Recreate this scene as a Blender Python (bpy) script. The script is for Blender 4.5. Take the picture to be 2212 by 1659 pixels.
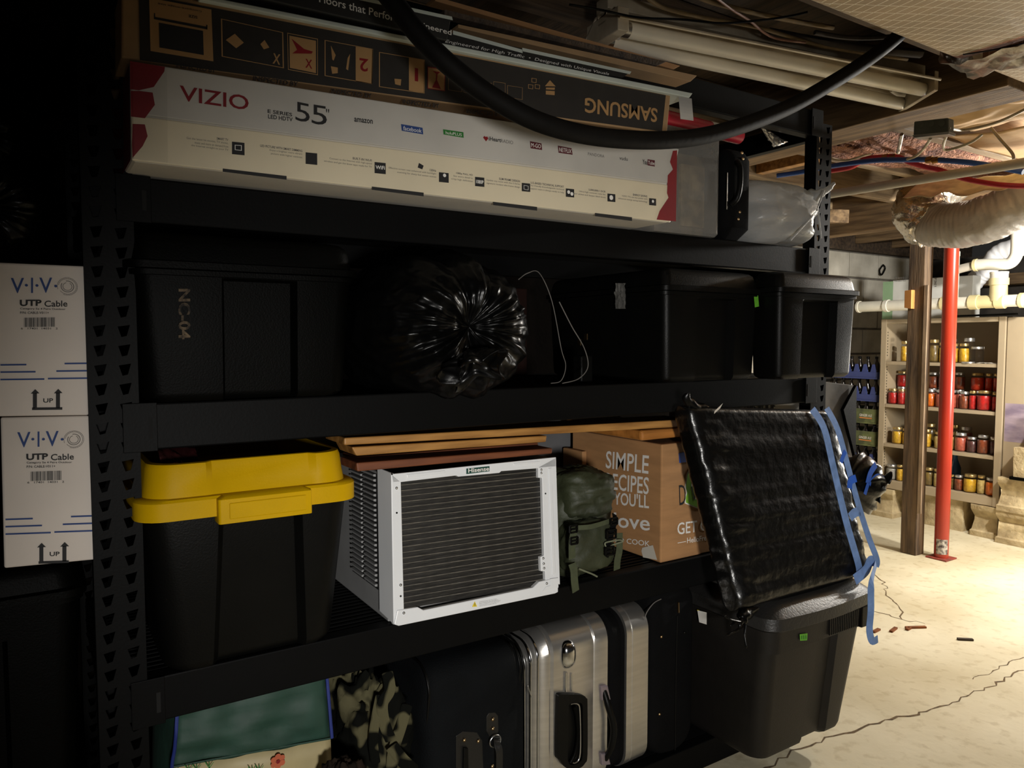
import bpy, bmesh, math, random
from mathutils import Vector, noise
random.seed(7)
PI = math.pi
for o in list(bpy.data.objects): bpy.data.objects.remove(o)
S = bpy.context.scene
COL = S.collection
# ------------------------------------------------------------------ camera, light, exposure
F_, CX_, CY_ = 1607.0, 1106.0, 829.5           # focal length and centre in a 2212 x 1659 frame
CAM_H, PITCH, YAW = 1.24, math.atan(94.5/1607), math.radians(32.8)
cam = bpy.data.objects.new('camera', bpy.data.cameras.new('camera'))
COL.objects.link(cam)
cam.location = (0, 0, CAM_H)
cam.rotation_euler = (PI/2-PITCH, 0, -YAW)
cam.data.sensor_width = 36
cam.data.lens = F_/2212*36
cam.data.clip_start = 0.02
S.camera = cam
w = bpy.data.worlds.new('world'); S.world = w; w.use_nodes = True
w.node_tree.nodes['Background'].inputs[0].default_value = (.9, .85, .8, 1)
w.node_tree.nodes['Background'].inputs[1].default_value = 0.02
def lamp(name, kind, loc, power, col, size, target=None, **k):
    l = bpy.data.lights.new(name, kind); l.energy = power; l.color = col
    o = bpy.data.objects.new(name, l); COL.objects.link(o); o.location = loc
    if kind == 'AREA': l.size = size
    else: l.shadow_soft_size = size
    if target: o.rotation_euler = (Vector(target)-Vector(loc)).to_track_quat('-Z', 'Y').to_euler()
    for a, b in k.items(): setattr(l, a, b)
    return o
lamp('ceiling_bulb', 'POINT', (4.10, 1.22, 1.86), 143, (1, .97, .90), .05)
lamp('work_light', 'SPOT', (-.05, -.9, 1.02), 192, (1, .97, .92), .10, (1.08, 1.45, .70), spot_size=math.radians(64), spot_blend=1.0)
lamp('low_fill', 'POINT', (4.5, 1.22, .95), 62, (1, .96, .87), .10)  # added low fill for duct and ceiling undersides, stands in for bounced light
S.view_settings.view_transform = 'Standard'
S.view_settings.look = 'None'
S.view_settings.exposure = 0.0
S.view_settings.gamma = 1.0
S.view_settings.use_curve_mapping = False

# ------------------------------------------------------------------ helpers
def ray(px, py):
    x = (px-CX_)/F_; y = -(py-CY_)/F_
    f = math.cos(PITCH)+y*math.sin(PITCH); u = -math.sin(PITCH)+y*math.cos(PITCH)
    return Vector((f*math.sin(YAW)+x*math.cos(YAW), f*math.cos(YAW)-x*math.sin(YAW), u))
EYE = Vector((0, 0, CAM_H))
def at(px, py, X=None, Y=None, Z=None):         # where the sight line meets a plane of the room
    d = ray(px, py)
    t = X/d.x if X is not None else Y/d.y if Y is not None else (Z-CAM_H)/d.z
    return EYE+d*t
class Plane:
    def __init__(s, p, n): s.p = Vector(p); s.n = Vector(n).normalized()
    def __call__(s, px, py):
        d = ray(px, py); return EYE+d*((s.p-EYE).dot(s.n)/d.dot(s.n))
def PY(y): return Plane((0, y, 0), (0, -1, 0))
def PX(x): return Plane((x, 0, 0), (-1, 0, 0))
def plane3(a, b, c):
    n = (b-a).cross(c-a)
    if n.dot(a-EYE) > 0: n = -n
    return Plane(a, n)
def lin(c): return tuple(((v/255+.055)/1.055)**2.4 if v/255 > .04045 else v/255/12.92 for v in c)

MATS = {}
def mat(name, rgb, rough=.5, metal=0, var=.12, scale=12, bump=0, bscale=60, coat=0, spec=.5, stretch=None, rgb2=None, emit=0, bdist=.004, detail=5, ramp=(.35, .65)):
    if name in MATS: return MATS[name]
    m = bpy.data.materials.new(name); m.use_nodes = True; nt = m.node_tree; N = nt.nodes; L = nt.links
    b = N['Principled BSDF']; b.inputs['Roughness'].default_value = rough; b.inputs['Metallic'].default_value = metal
    b.inputs['Coat Weight'].default_value = coat; b.inputs['Specular IOR Level'].default_value = spec
    c = lin(rgb); c2 = lin(rgb2) if rgb2 else tuple(v*(1-var*2) for v in c)
    tc = N.new('ShaderNodeTexCoord'); mp = N.new('ShaderNodeMapping'); L.new(tc.outputs['Object'], mp.inputs[0])
    if stretch: mp.inputs['Scale'].default_value = stretch
    nz = N.new('ShaderNodeTexNoise'); nz.inputs['Scale'].default_value = scale; nz.inputs['Detail'].default_value = detail
    L.new(mp.outputs[0], nz.inputs['Vector'])
    rp = N.new('ShaderNodeValToRGB'); rp.color_ramp.elements[0].position, rp.color_ramp.elements[1].position = ramp
    rp.color_ramp.elements[0].color = (*c2, 1); rp.color_ramp.elements[1].color = (*c, 1)
    L.new(nz.outputs[0], rp.inputs[0]); L.new(rp.outputs[0], b.inputs['Base Color'])
    if bump:
        n2 = N.new('ShaderNodeTexNoise'); n2.inputs['Scale'].default_value = bscale; n2.inputs['Detail'].default_value = 4
        L.new(mp.outputs[0], n2.inputs['Vector'])
        bp = N.new('ShaderNodeBump'); bp.inputs['Strength'].default_value = bump; bp.inputs['Distance'].default_value = bdist
        L.new(n2.outputs[0], bp.inputs['Height']); L.new(bp.outputs[0], b.inputs['Normal'])
    MATS[name] = m; return m
def clear(name, tint, keep=.8, rough=.15, gloss=.9, tintg=(1, 1, 1)):   # thin clear plastic or glass
    if name in MATS: return MATS[name]
    m = bpy.data.materials.new(name); m.use_nodes = True; nt = m.node_tree; N = nt.nodes; L = nt.links
    for n in list(N):
        if n.type == 'BSDF_PRINCIPLED': N.remove(n)
    t = N.new('ShaderNodeBsdfTransparent'); t.inputs[0].default_value = (*tint, 1)
    p = N.new('ShaderNodeBsdfPrincipled'); p.inputs['Base Color'].default_value = (*tintg, 1); p.inputs['Roughness'].default_value = rough
    fr = N.new('ShaderNodeLayerWeight'); fr.inputs[0].default_value = .35
    mr = N.new('ShaderNodeMapRange'); mr.inputs['To Min'].default_value = 1-keep; mr.inputs['To Max'].default_value = gloss
    L.new(fr.outputs['Facing'], mr.inputs['Value'])
    mx = N.new('ShaderNodeMixShader'); L.new(mr.outputs[0], mx.inputs[0]); L.new(t.outputs[0], mx.inputs[1]); L.new(p.outputs[0], mx.inputs[2])
    nz = N.new('ShaderNodeTexNoise'); nz.inputs['Scale'].default_value = 30
    bp = N.new('ShaderNodeBump'); bp.inputs['Strength'].default_value = .3; bp.inputs['Distance'].default_value = .004
    L.new(nz.outputs[0], bp.inputs['Height']); L.new(bp.outputs[0], p.inputs['Normal'])
    L.new(mx.outputs[0], N['Material Output'].inputs[0])
    MATS[name] = m; return m

class MB:
    def __init__(s): s.v = []; s.f = []
    def add(s, vs, fs):
        k = len(s.v); s.v += [tuple(p) for p in vs]; s.f += [tuple(i+k for i in f) for f in fs]; return s
    def box(s, x0, y0, z0, x1, y1, z1):
        return s.add([(x0,y0,z0),(x1,y0,z0),(x1,y1,z0),(x0,y1,z0),(x0,y0,z1),(x1,y0,z1),(x1,y1,z1),(x0,y1,z1)],
                     [(3,2,1,0),(4,5,6,7),(0,1,5,4),(1,2,6,5),(2,3,7,6),(3,0,4,7)])
    def obox(s, c, ax, ay, az):                   # centre and three half axes
        c, ax, ay, az = map(Vector, (c, ax, ay, az))
        vs = [c+sx*ax+sy*ay+sz*az for sz in (-1, 1) for sx, sy in ((-1,-1),(1,-1),(1,1),(-1,1))]
        return s.add(vs, [(3,2,1,0),(4,5,6,7),(0,1,5,4),(1,2,6,5),(2,3,7,6),(3,0,4,7)])
    def beam(s, a, b, w, h, up=(0, 0, 1)):
        a, b = Vector(a), Vector(b); d = (b-a).normalized(); u = Vector(up); r = d.cross(u).normalized(); u = r.cross(d)
        return s.obox((a+b)/2, (b-a)/2, r*w/2, u*h/2)
    def quad(s, *p): return s.add(p, [tuple(range(len(p)))])
    def loft(s, rings, cap0=True, cap1=True):
        n = len(rings[0]); vs = [p for r in rings for p in r]; fs = []
        for i in range(len(rings)-1):
            for j in range(n):
                k = (j+1) % n; fs.append((i*n+j, i*n+k, (i+1)*n+k, (i+1)*n+j))
        if cap0: fs.append(tuple(range(n-1, -1, -1)))
        if cap1: fs.append(tuple(range((len(rings)-1)*n, len(rings)*n)))
        return s.add(vs, fs)
    def tube(s, pts, r, n=8, cap=True):
        pts = [Vector(p) for p in pts]; rings = []; pu = None
        for i, p in enumerate(pts):
            d = (pts[min(i+1, len(pts)-1)]-pts[max(i-1, 0)]).normalized()
            if pu is None:
                pu = Vector((0, 0, 1)) if abs(d.z) < .9 else Vector((1, 0, 0))
            a = d.cross(pu)
            if a.length < 1e-5: a = d.cross(Vector((.3, .5, .8)))
            a.normalize(); u = a.cross(d).normalized(); pu = u
            rr = r[i] if isinstance(r, (list, tuple)) else r
            rings.append([p+(a*math.cos(2*PI*k/n)+u*math.sin(2*PI*k/n))*rr for k in range(n)])
        return s.loft(rings, cap, cap)
    def lathe(s, c, prof, n=16, axis=None):
        c = Vector(c); ax = Vector(axis).normalized() if axis else Vector((0, 0, 1))
        a = ax.orthogonal().normalized(); b = ax.cross(a)
        return s.loft([[c+ax*z+(a*math.cos(2*PI*k/n)+b*math.sin(2*PI*k/n))*max(r, 1e-4) for k in range(n)] for r, z in prof])
    def prism(s, poly, ext):                      # polygon pushed along a vector
        ext = Vector(ext); poly = [Vector(p) for p in poly]
        return s.loft([poly, [p+ext for p in poly]])
    def grid(s, fn, nu, nv, wrapu=False):
        vs = [fn(i/(nu if wrapu else nu-1), j/(nv-1)) for j in range(nv) for i in range(nu)]; fs = []
        for j in range(nv-1):
            for i in range(nu if wrapu else nu-1):
                k = (i+1) % nu; fs.append((j*nu+i, j*nu+k, (j+1)*nu+k, (j+1)*nu+i))
        return s.add(vs, fs)
    def build(s, name, m, parent=None, bevel=0, smooth=0, solid=0, sub=0, loc=None):
        org = Vector((0, 0, 0)); q = parent
        while q is not None: org += q.location; q = q.parent
        base = Vector(loc) if loc else Vector((0, 0, 0)); org += base
        me = bpy.data.meshes.new(name); me.from_pydata([tuple(Vector(p)-org) for p in s.v], [], s.f); me.update()
        bm = bmesh.new(); bm.from_mesh(me); bmesh.ops.recalc_face_normals(bm, faces=bm.faces); bm.to_mesh(me); bm.free()
        if m: me.materials.append(m)
        if name.endswith(('print', 'lettering')): name_kind = 'stuff'
        else: name_kind = None
        if smooth:
            for p in me.polygons: p.use_smooth = True
            me.set_sharp_from_angle(angle=math.radians(smooth))
        o = bpy.data.objects.new(name, me); COL.objects.link(o); o.location = base
        if parent: o.parent = parent
        if name_kind: o['kind'] = name_kind
        if bevel:
            b = o.modifiers.new('bevel', 'BEVEL'); b.width = bevel; b.segments = 2; b.limit_method = 'ANGLE'; b.angle_limit = .6
        if solid:
            b = o.modifiers.new('solid', 'SOLIDIFY'); b.thickness = solid; b.offset = 0
        if sub:
            b = o.modifiers.new('sub', 'SUBSURF'); b.levels = sub; b.render_levels = sub
        return o
def tag(o, label=None, cat=None, group=None, kind=None):
    if label: o['label'] = label
    if cat: o['category'] = cat
    if group: o['group'] = group
    if kind: o['kind'] = kind
    return o
def thing(name, label, cat, loc, group=None):
    o = bpy.data.objects.new(name, None); COL.objects.link(o); o.location = loc; o.empty_display_size = .05
    return tag(o, label, cat, group)
def dup(root, loc, label=None, group=None):
    r = root.copy(); COL.objects.link(r); r.location = loc
    if label: r['label'] = label
    if group: r['group'] = group
    for ch in list(root.children):
        c = ch.copy(); COL.objects.link(c); c.parent = r
        for g in ch.children:
            d = g.copy(); COL.objects.link(d); d.parent = c
    return r
def ring(x0, x1, y0, y1, z, r, n=5):              # rounded rectangle, counter-clockwise from front left
    pts = []
    for cx, cy, a0 in ((x0+r, y0+r, PI), (x1-r, y0+r, 1.5*PI), (x1-r, y1-r, 0), (x0+r, y1-r, .5*PI)):
        for k in range(n+1):
            a = a0+k/n*PI/2; pts.append(Vector((cx+r*math.cos(a), cy+r*math.sin(a), z)))
    return pts
def ringn(x0, x1, y0, y1, z, r, xa, xb, dep, n=5, sl=.008):   # the same with a notch in its front side from xa to xb
    p = ring(x0, x1, y0, y1, z, r, n); k = n+1
    return p[:k]+[Vector((xa, y0, z)), Vector((xa+sl, y0+dep, z)), Vector((xb-sl, y0+dep, z)), Vector((xb, y0, z))]+p[k:]
def rbox(mb, x0, y0, z0, x1, y1, z1, r, e=None, n=4):       # box with round vertical edges and eased top and bottom
    e = r*.5 if e is None else e
    return mb.loft([ring(x0+e, x1-e, y0+e, y1-e, z0, max(r-e, .001), n), ring(x0, x1, y0, y1, z0+e, r, n), ring(x0, x1, y0, y1, z1-e, r, n),
                    ring(x0+e*.4, x1-e*.4, y0+e*.4, y1-e*.4, z1-e*.3, max(r-e*.4, .001), n), ring(x0+e, x1-e, y0+e, y1-e, z1, max(r-e, .001), n)])
FONT_CACHE = {}
def glyphs(s, bold):
    key = (s, bold)
    if key not in FONT_CACHE:
        cu = bpy.data.curves.new('t', 'FONT'); cu.body = s; cu.resolution_u = 3; cu.offset = .02*bold; cu.align_x = 'LEFT'
        cu.space_line = .95
        o = bpy.data.objects.new('t', cu); COL.objects.link(o)
        dg = bpy.context.evaluated_depsgraph_get(); dg.update(); me = o.evaluated_get(dg).to_mesh()
        vs = [v.co.copy() for v in me.vertices]; fs = [tuple(p.vertices) for p in me.polygons]
        o.evaluated_get(dg).to_mesh_clear(); bpy.data.objects.remove(o); bpy.data.curves.remove(cu)
        if not vs: vs = [Vector((0, 0, 0))]
        x0, x1 = min(v.x for v in vs), max(v.x for v in vs); y0, y1 = min(v.y for v in vs), max(v.y for v in vs)
        FONT_CACHE[key] = ([((v.x-x0)/max(x1-x0, 1e-6), (v.y-y0)/max(y1-y0, 1e-6)) for v in vs], fs)
    return FONT_CACHE[key]
def text(mb, s, bl, br, tl, n, off=.0005, bold=0):     # lettering fitted into a parallelogram on a face
    vs, fs = glyphs(s, bold); u = br-bl; v = tl-bl; k = Vector(n).normalized()*off
    mb.add([bl+u*a+v*b+k for a, b in vs], fs); return mb
def tpx(mb, pl, s, bl, br, tl, off=.0005, bold=0): return text(mb, s, pl(*bl), pl(*br), pl(*tl), pl.n, off, bold)
def qpx(mb, pl, *c, off=.0004): mb.quad(*[pl(*p)+pl.n*off for p in c]); return mb
def disc(mb, c, n, r, off=.001, k=16, sx=1):
    n = Vector(n).normalized(); a = n.cross(Vector((0, 0, 1))).normalized(); b = a.cross(n)
    mb.quad(*[Vector(c)+n*off+(a*math.cos(2*PI*i/k)*sx+b*math.sin(2*PI*i/k))*r for i in range(k)]); return mb
def frame_px(mb, pl, c, t, off=.0008):               # outline of a four-cornered label, t = line width as share of the side
    p = [pl(*q)+pl.n*off for q in c]; m = sum(p, Vector())/4
    w_ = [q+(m-q)*t for q in p]
    for i in range(4):
        j = (i+1) % 4; mb.quad(p[i], p[j], w_[j], w_[i])
    return mb
def ribbon(mb, pts, nrm, wd, th=.0008):              # flat tape along a path
    pts = [Vector(p) for p in pts]; n = Vector(nrm).normalized(); rings = []
    for i, p in enumerate(pts):
        d = (pts[min(i+1, len(pts)-1)]-pts[max(i-1, 0)]).normalized(); s_ = d.cross(n).normalized()*wd/2; m_ = s_.cross(d).normalized()*th
        rings.append([p-s_, p+s_, p+s_+m_, p-s_+m_])
    return mb.loft(rings)
def spline(pts, k=6):
    pts = [Vector(p) for p in pts]; out = []
    for i in range(len(pts)-1):
        p0, p1, p2, p3 = pts[max(i-1, 0)], pts[i], pts[i+1], pts[min(i+2, len(pts)-1)]
        for j in range(k):
            t = j/k; out.append(.5*((2*p1)+(p2-p0)*t+(2*p0-5*p1+4*p2-p3)*t*t+(3*p1-p0-3*p2+p3)*t**3))
    return out+[pts[-1]]
nz = lambda p, s, o=0: noise.noise(Vector(p)*s+Vector((o, o*1.7, o*.3)))
def rep(o, loc, parent=None):                        # a copy of one part at another spot
    c = o.copy(); COL.objects.link(c); c.location = loc
    if parent: c.parent = parent
    return c
# ------------------------------------------------------------------ materials
M = dict(
 rack=mat('rack_black', (9, 9, 9), .5, var=.05, bump=.05, bscale=200, spec=.08),
 black=mat('black_plastic', (9, 9, 8), .42, var=.1, bump=.12, bscale=300, spec=.14),
 black2=mat('black_plastic_worn', (4, 4, 3), .5, var=.2, scale=6, bump=.15, bscale=300, spec=.06),
 blackf=mat('black_fabric', (9, 9, 10), .85, var=.15, bump=.4, bscale=400, spec=.1),
 film=mat('black_film', (5, 5, 5), .30, var=.0, bump=.3, bscale=22, spec=.22, bdist=.006),
 yellow=mat('yellow_plastic', (192, 152, 2), .5, var=.04, bump=.06, bscale=250, spec=.1),
 white=mat('white_enamel', (226, 228, 230), .35, var=.02),
 paper=mat('white_carton', (205, 198, 185), .75, var=.05, scale=5, bump=.05),
 carton=mat('brown_carton', (168, 124, 80), .85, var=.08, scale=(9), stretch=(1, 1, 6), bump=.08),
 carton2=mat('tan_carton', (166, 134, 96), .85, var=.08),
 ink=mat('black_ink', (24, 23, 24), .7, var=0), whiteink=mat('white_ink', (225, 222, 216), .7, var=0),
 tanink=mat('tan_print', (168, 130, 84), .8, var=.05), redink=mat('red_print', (128, 14, 24), .5, var=.1),
 blueink=mat('blue_ink', (34, 62, 120), .7, var=0), greenink=mat('green_ink', (36, 110, 40), .7, var=0),
 darkprint=mat('charcoal_print', (36, 32, 28), .8, var=.1, scale=40),
 greytxt=mat('grey_ink', (96, 92, 88), .7, var=0), limeink=mat('lime_ink', (120, 176, 40), .7, var=.04),
 steel=mat('steel', (190, 190, 190), .3, 1, var=.05), brass=mat('brass_rivet', (190, 160, 120), .3, 1, var=.05),
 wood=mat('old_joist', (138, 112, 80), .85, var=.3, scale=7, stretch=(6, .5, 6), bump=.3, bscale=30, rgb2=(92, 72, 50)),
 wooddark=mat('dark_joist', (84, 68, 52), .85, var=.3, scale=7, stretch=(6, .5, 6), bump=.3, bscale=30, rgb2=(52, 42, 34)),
 woodj=mat('joist_pale', (138, 116, 86), .85, var=.25, scale=7, stretch=(.5, 6, 6), bump=.3, bscale=30, rgb2=(96, 78, 56)),
 plank=mat('pine_plank', (176, 128, 66), .5, var=.25, scale=6, stretch=(.8, 8, 8), rgb2=(126, 84, 36)),
 plankred=mat('cedar_plank', (120, 66, 34), .6, var=.25, scale=6, stretch=(.8, 8, 8), rgb2=(82, 42, 22)),
 pvc=mat('pvc_white', (236, 232, 216), .35, var=.05, scale=8), pvcy=mat('pvc_cream', (226, 212, 160), .4, var=.06),
 conduit=mat('pvc_grey', (196, 188, 174), .45, var=.06),
 olive=mat('olive_nylon', (52, 57, 36), .6, var=.2, scale=8, bump=.4, bscale=35, bdist=.008),
 bluetape=mat('blue_tape', (70, 120, 200), .6, var=.1, scale=30), greentape=mat('green_tape', (96, 170, 44), .6, var=.1, scale=60),
)
# ------------------------------------------------------------------ the room
def concrete():
    m = mat('floor_concrete', (224, 215, 188), .8, var=.1, scale=1.6, bump=.25, bscale=26, rgb2=(198, 186, 154), bdist=.006, detail=12)
    nt = m.node_tree; N = nt.nodes; L = nt.links; b = N['Principled BSDF']
    src = b.inputs['Base Color'].links[0].from_socket
    tc = next(n for n in N if n.type == 'TEX_COORD')
    n2 = N.new('ShaderNodeTexNoise'); n2.inputs['Scale'].default_value = 22; n2.inputs['Detail'].default_value = 8; L.new(tc.outputs['Object'], n2.inputs['Vector'])
    r = N.new('ShaderNodeValToRGB'); r.color_ramp.elements[0].position = .33; r.color_ramp.elements[0].color = (.62, .54, .42, 1)
    r.color_ramp.elements[1].position = .46; r.color_ramp.elements[1].color = (1, 1, 1, 1); L.new(n2.outputs[0], r.inputs[0])
    mx = N.new('ShaderNodeMix'); mx.data_type = 'RGBA'; mx.blend_type = 'MULTIPLY'; mx.inputs[0].default_value = .38
    L.new(src, mx.inputs[6]); L.new(r.outputs[0], mx.inputs[7]); L.new(mx.outputs[2], b.inputs['Base Color'])
    return m
floor = tag(MB().box(-2, -3.5, -.1, 7.2, 4, 0).build('floor', concrete()), kind='structure')
crackm = mat('crack_dirt', (122, 100, 70), .95, var=.3, scale=60)
def crack(pts, wd):
    mb = MB(); P = [at(*p, Z=0) for p in pts]; Q = []
    for a, b in zip(P[:-1], P[1:]):
        k = max(2, int((b-a).length/.03))
        for i in range(k):
            p = a+(b-a)*i/k; Q.append(Vector((p.x+random.uniform(-.012, .012), p.y+random.uniform(-.012, .012), .0006)))
    Q.append(Vector((P[-1].x, P[-1].y, .0006))); n = len(Q); L_, R_ = [], []
    for i, q in enumerate(Q):
        d = (Q[min(i+1, n-1)]-Q[max(i-1, 0)]).normalized(); s_ = Vector((-d.y, d.x, 0))*wd*random.uniform(.3, 1)
        L_.append(q+s_); R_.append(q-s_)
    for i in range(n-1): mb.quad(L_[i], L_[i+1], R_[i+1], R_[i])
    mb.build('crack', crackm, floor)
crack([(1600, 1690), (1740, 1610), (1880, 1565), (1990, 1540), (2070, 1515), (2212, 1448)], .0055)
crack([(1888, 1240), (1912, 1262), (1914, 1282), (1946, 1315), (1948, 1338)], .004)
crack([(1890, 1320), (1945, 1338), (1998, 1347)], .004)
crack([(2100, 1470), (2212, 1420)], .003)
chipm = mat('wood_chip', (150, 86, 40), .9, var=.3)
for k, (px, py, l, a, t) in enumerate([(1893, 1364, .05, .1, 'nearest the black tote'), (1930, 1362, .06, .2, 'between two others in a line'), (1978, 1357, .09, -.5, 'longest of the line on the floor'), (1962, 1360, .03, .1, 'smallest in the line on the floor'), (2085, 1383, .06, -.7, 'dark, lying alone out on the floor')]):
    p = at(px, py, Z=0); d = Vector((math.cos(a), math.sin(a), 0))
    o = MB().obox((p.x, p.y, .004), d*l/2, Vector((-d.y, d.x, 0))*.007, (0, 0, .0038)).build('wood_chip', chipm if k < 4 else M['wooddark'], loc=(p.x, p.y, 0))
    tag(o, 'orange brown splinter of wood, '+t if k < 4 else 'dark splinter of wood lying alone out on the open floor', 'wood chip')
blockm = mat('concrete_block', (212, 206, 192), .9, var=.2, scale=5, bump=.3, bscale=60, rgb2=(178, 172, 158))
mortar = mat('mortar', (128, 122, 112), .95, var=.2, bump=.3)
def block_wall(name, x0, x1, z1, y, cols, lo=0):
    wl = tag(MB().box(x0, y+.012, 0, x1, y+.2, z1).build(name, mortar), kind='structure')
    first = None; r = 0; z = lo
    while z < z1-.05:
        x = cols[0]-(.2 if r % 2 else 0)
        h = min(.19, z1-z-.006)
        while x < cols[1]:
            if first is None or h < .19:
                o = MB().box(x+.005, y, z+.005, x+.395, y+.05, z+h).build('concrete_block', blockm, wl, bevel=.005, loc=(x, y, z))
                if h >= .19: first = o
            else: rep(first, (x, y, z), wl)
            x += .4
        z += .2; r += 1
    return wl
wall_far = block_wall('wall_far', 2.4, 7.2, 1.935, 3.5, (3.0, 6.3), .135)
tag(MB().box(2.4, 3.46, 1.937, 7.2, 3.7, 2.12).build('trim_1', M['wooddark'], bevel=.004), kind='structure')
tag(MB().box(-2, 2.3, 0, 2.45, 2.42, 2.2).build('wall_screen', mat('near_black_wall', (18, 14, 11), .95, spec=.05, var=.25, scale=4, bump=.3)), kind='structure')  # added dark partition, stops lamp light leaking in and keeps rack gaps near black
tag(MB().box(-2.1, -3.5, 0, -2, 2.42, 2.2).build('wall_left', MATS['near_black_wall']), kind='structure')
tag(MB().box(6.3, -3.5, 0, 6.5, 3.5, 1.9).build('wall_right', mat('dark_stone', (74, 68, 62), .95, var=.3, scale=7, bump=.5, bscale=14, bdist=.02)), kind='structure')
tag(MB().box(6.15, -3.5, 1.66, 6.3, 3.5, 1.74).build('trim_2', M['wood'], bevel=.004), kind='structure')
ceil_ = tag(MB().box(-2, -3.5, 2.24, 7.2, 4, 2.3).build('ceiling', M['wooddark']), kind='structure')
def joist(x0, x1, z0, z1, m, y0=-3.4, y1=3.46): return MB().box(x0, y0, z0, x1, y1, z1).build('joist', m, ceil_, bevel=.004)
joist(2.37, 2.555, 1.968, 2.24, M['wood'], 1.06)
for y in (.78, 1.19, 1.60, 2.02, 2.44, 2.86):
    MB().box(2.556, y, 2.035, 4.219, y+.045, 2.224).build('joist', M['woodj'], ceil_, bevel=.003)
joist(4.22, 4.33, 1.893, 2.24, M['wood'])
for x in (4.85, 5.4, 5.9): joist(x, x+.05, 1.99, 2.24, M['wood'])
woodx = mat('joist_along', (112, 90, 66), .85, var=.3, scale=7, stretch=(.5, 6, 6), bump=.3, bscale=30, rgb2=(72, 58, 44))
for y, z in ((.62, 2.12), (1.06, 2.07), (1.62, 2.1), (2.05, 2.1)):
    MB().box(-2, y, z, 2.365, y+.05, 2.239).build('joist', woodx, ceil_, bevel=.004)
MB().box(1.2, .98, 2.045, 2.36, 1.16, 2.068).build('board', woodx, ceil_, bevel=.003)
b0 = MB().box(2.56, .6, 2.225, 3.9, .735, 2.239).build('subfloor_board', M['plank'], ceil_, bevel=.002, loc=(2.56, .6, 2.225))
for k in range(1, 20): rep(b0, (2.56, .6+k*.142, 2.225), ceil_)
# blocking and braces between the joists at the far end
br = MB().beam((3.0, 2.07, 2.13), (3.0, 2.435, 2.13), .05, .17).build('blocking', M['plank'], ceil_, bevel=.003)
for a, b, w_, h in (((2.6, 2.5, 2.02), (3.3, 2.95, 2.0), .09, .03), ((3.4, 3.1, 2.0), (4.2, 2.75, 1.99), .05, .08), ((4.34, 3.2, 2.02), (4.84, 2.3, 2.08), .07, .04)):
    MB().beam(a, b, w_, h).build('brace', M['wood'], ceil_, bevel=.003)
MB().box(2.6, 2.92, 2.06, 3.3, 3.4, 2.075).build('panel', mat('plywood', (220, 184, 126), .8, var=.15, scale=5, stretch=(1, 5, 1)), ceil_)

# ------------------------------------------------------------------ storage rack
RX0, RX1, RY0, RY1 = .078, 2.125, 1.45, 2.06
LV = [(1.523, .077), (1.128, .083), (.630, .083), (.080, .078)]      # beam tops and heights
rack = thing('storage_rack', 'tall black boltless metal storage rack with slotted uprights filling the room', 'shelf rack', (RX0, RY0, 0))
def upright(x0, x1, y, yb, z1, out):
    mb = MB(); p = .0335; n = int(z1/p); c = [x0+(x1-x0)*t for t in (.0, .13, .38, .62, .87, 1)]
    for k in range(n):
        z = k*p; zb, zt = z+.006, z+.027
        for i in (0, 2, 4): mb.quad((c[i], y, z), (c[i+1], y, z), (c[i+1], y, z+p), (c[i], y, z+p))
        for i in (1, 3):
            a, b = c[i], c[i+1]; o = [(a, y, z), (b, y, z), (b, y, z+p), (a, y, z+p)]
            w_ = b-a; q = [(a+w_*.28, y, zb), (a+w_*.72, y, zb+.002), (b, y, zt), (a, y, zt-.003)]
            for j in range(4): mb.quad(o[j], o[(j+1) % 4], q[(j+1) % 4], q[j])
    for xs in (x0, x1): mb.quad((xs, y, 0), (xs, yb, 0), (xs, yb, n*p), (xs, y, n*p))
    mb.quad((x0, y, 0), (x1, y, 0), (x1, yb, 0), (x0, yb, 0))
    return mb.build('upright', M['rack'], rack, solid=.002)
upright(RX0, RX0+.076, RY0, RY0+.04, 2.0, 1)
upright(RX1-.076, RX1, RY0, RY0+.04, 1.94, 1)
for xa in (RX0, RX1-.076): upright(xa, xa+.076, RY1, RY1-.04, 1.94, 1)
def beam(x0, x1, y0, y1, zt, h):
    o = MB().box(x0, y0, zt-h, x1, y1, zt).build('beam', M['rack'], rack, bevel=.003)
    return o
slotm = mat('slot_dark', (5, 5, 5), .9, var=0)
for zt, h in LV+[(1.945, .078)]:
    b = beam(RX0+.07, RX1-.07, RY0+.003, RY0+.038, zt, h); beam(RX0+.07, RX1-.07, RY1-.038, RY1-.003, zt, h)
    for xe, s in ((RX0+.05, 1), (RX1-.05, -1)):
        br = MB().box(min(xe, xe+s*.055), RY0-.004, zt-h*1.02, max(xe, xe+s*.055), RY0-.0005, zt+.002).build('bracket', M['rack'], b, bevel=.001)
        xs = xe+s*.044; MB().box(xs-.0035, RY0-.0045, zt-h*.75, xs+.0035, RY0-.0038, zt-h*.3).build('slot', slotm, b)
    for xe in (RX0+.01, RX1-.05):
        MB().box(xe, RY0+.04, zt-h, xe+.03, RY1-.04, zt-.012).build('side_beam', M['rack'], rack, bevel=.002)
    if zt != .630 and zt != 1.945:
        MB().box(RX0+.04, RY0+.039, zt-.016, RX1-.04, RY1-.039, zt-.0005).build('shelf_deck', mat('deck_black', (8, 8, 8), .8, var=.1, spec=.1), rack)
# wire deck on the third level
wb = MB().box(RX0+.04, RY0+.045, .612, RX1-.04, RY0+.053, .6292).build('deck_bar', M['rack'], rack, loc=(0, 0, 0))
for k in range(1, 26): rep(wb, (0, k*.0205, 0))
for k in range(5): MB().box(.25+k*.4, RY0+.039, .596, .28+k*.4, RY1-.039, .6115).build('deck_support', M['rack'], rack)
MB().box(RX0+.045, RY1-.012, 1.86, RX1-.045, RY1-.006, 1.93).build('back_brace', M['rack'], rack)
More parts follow.
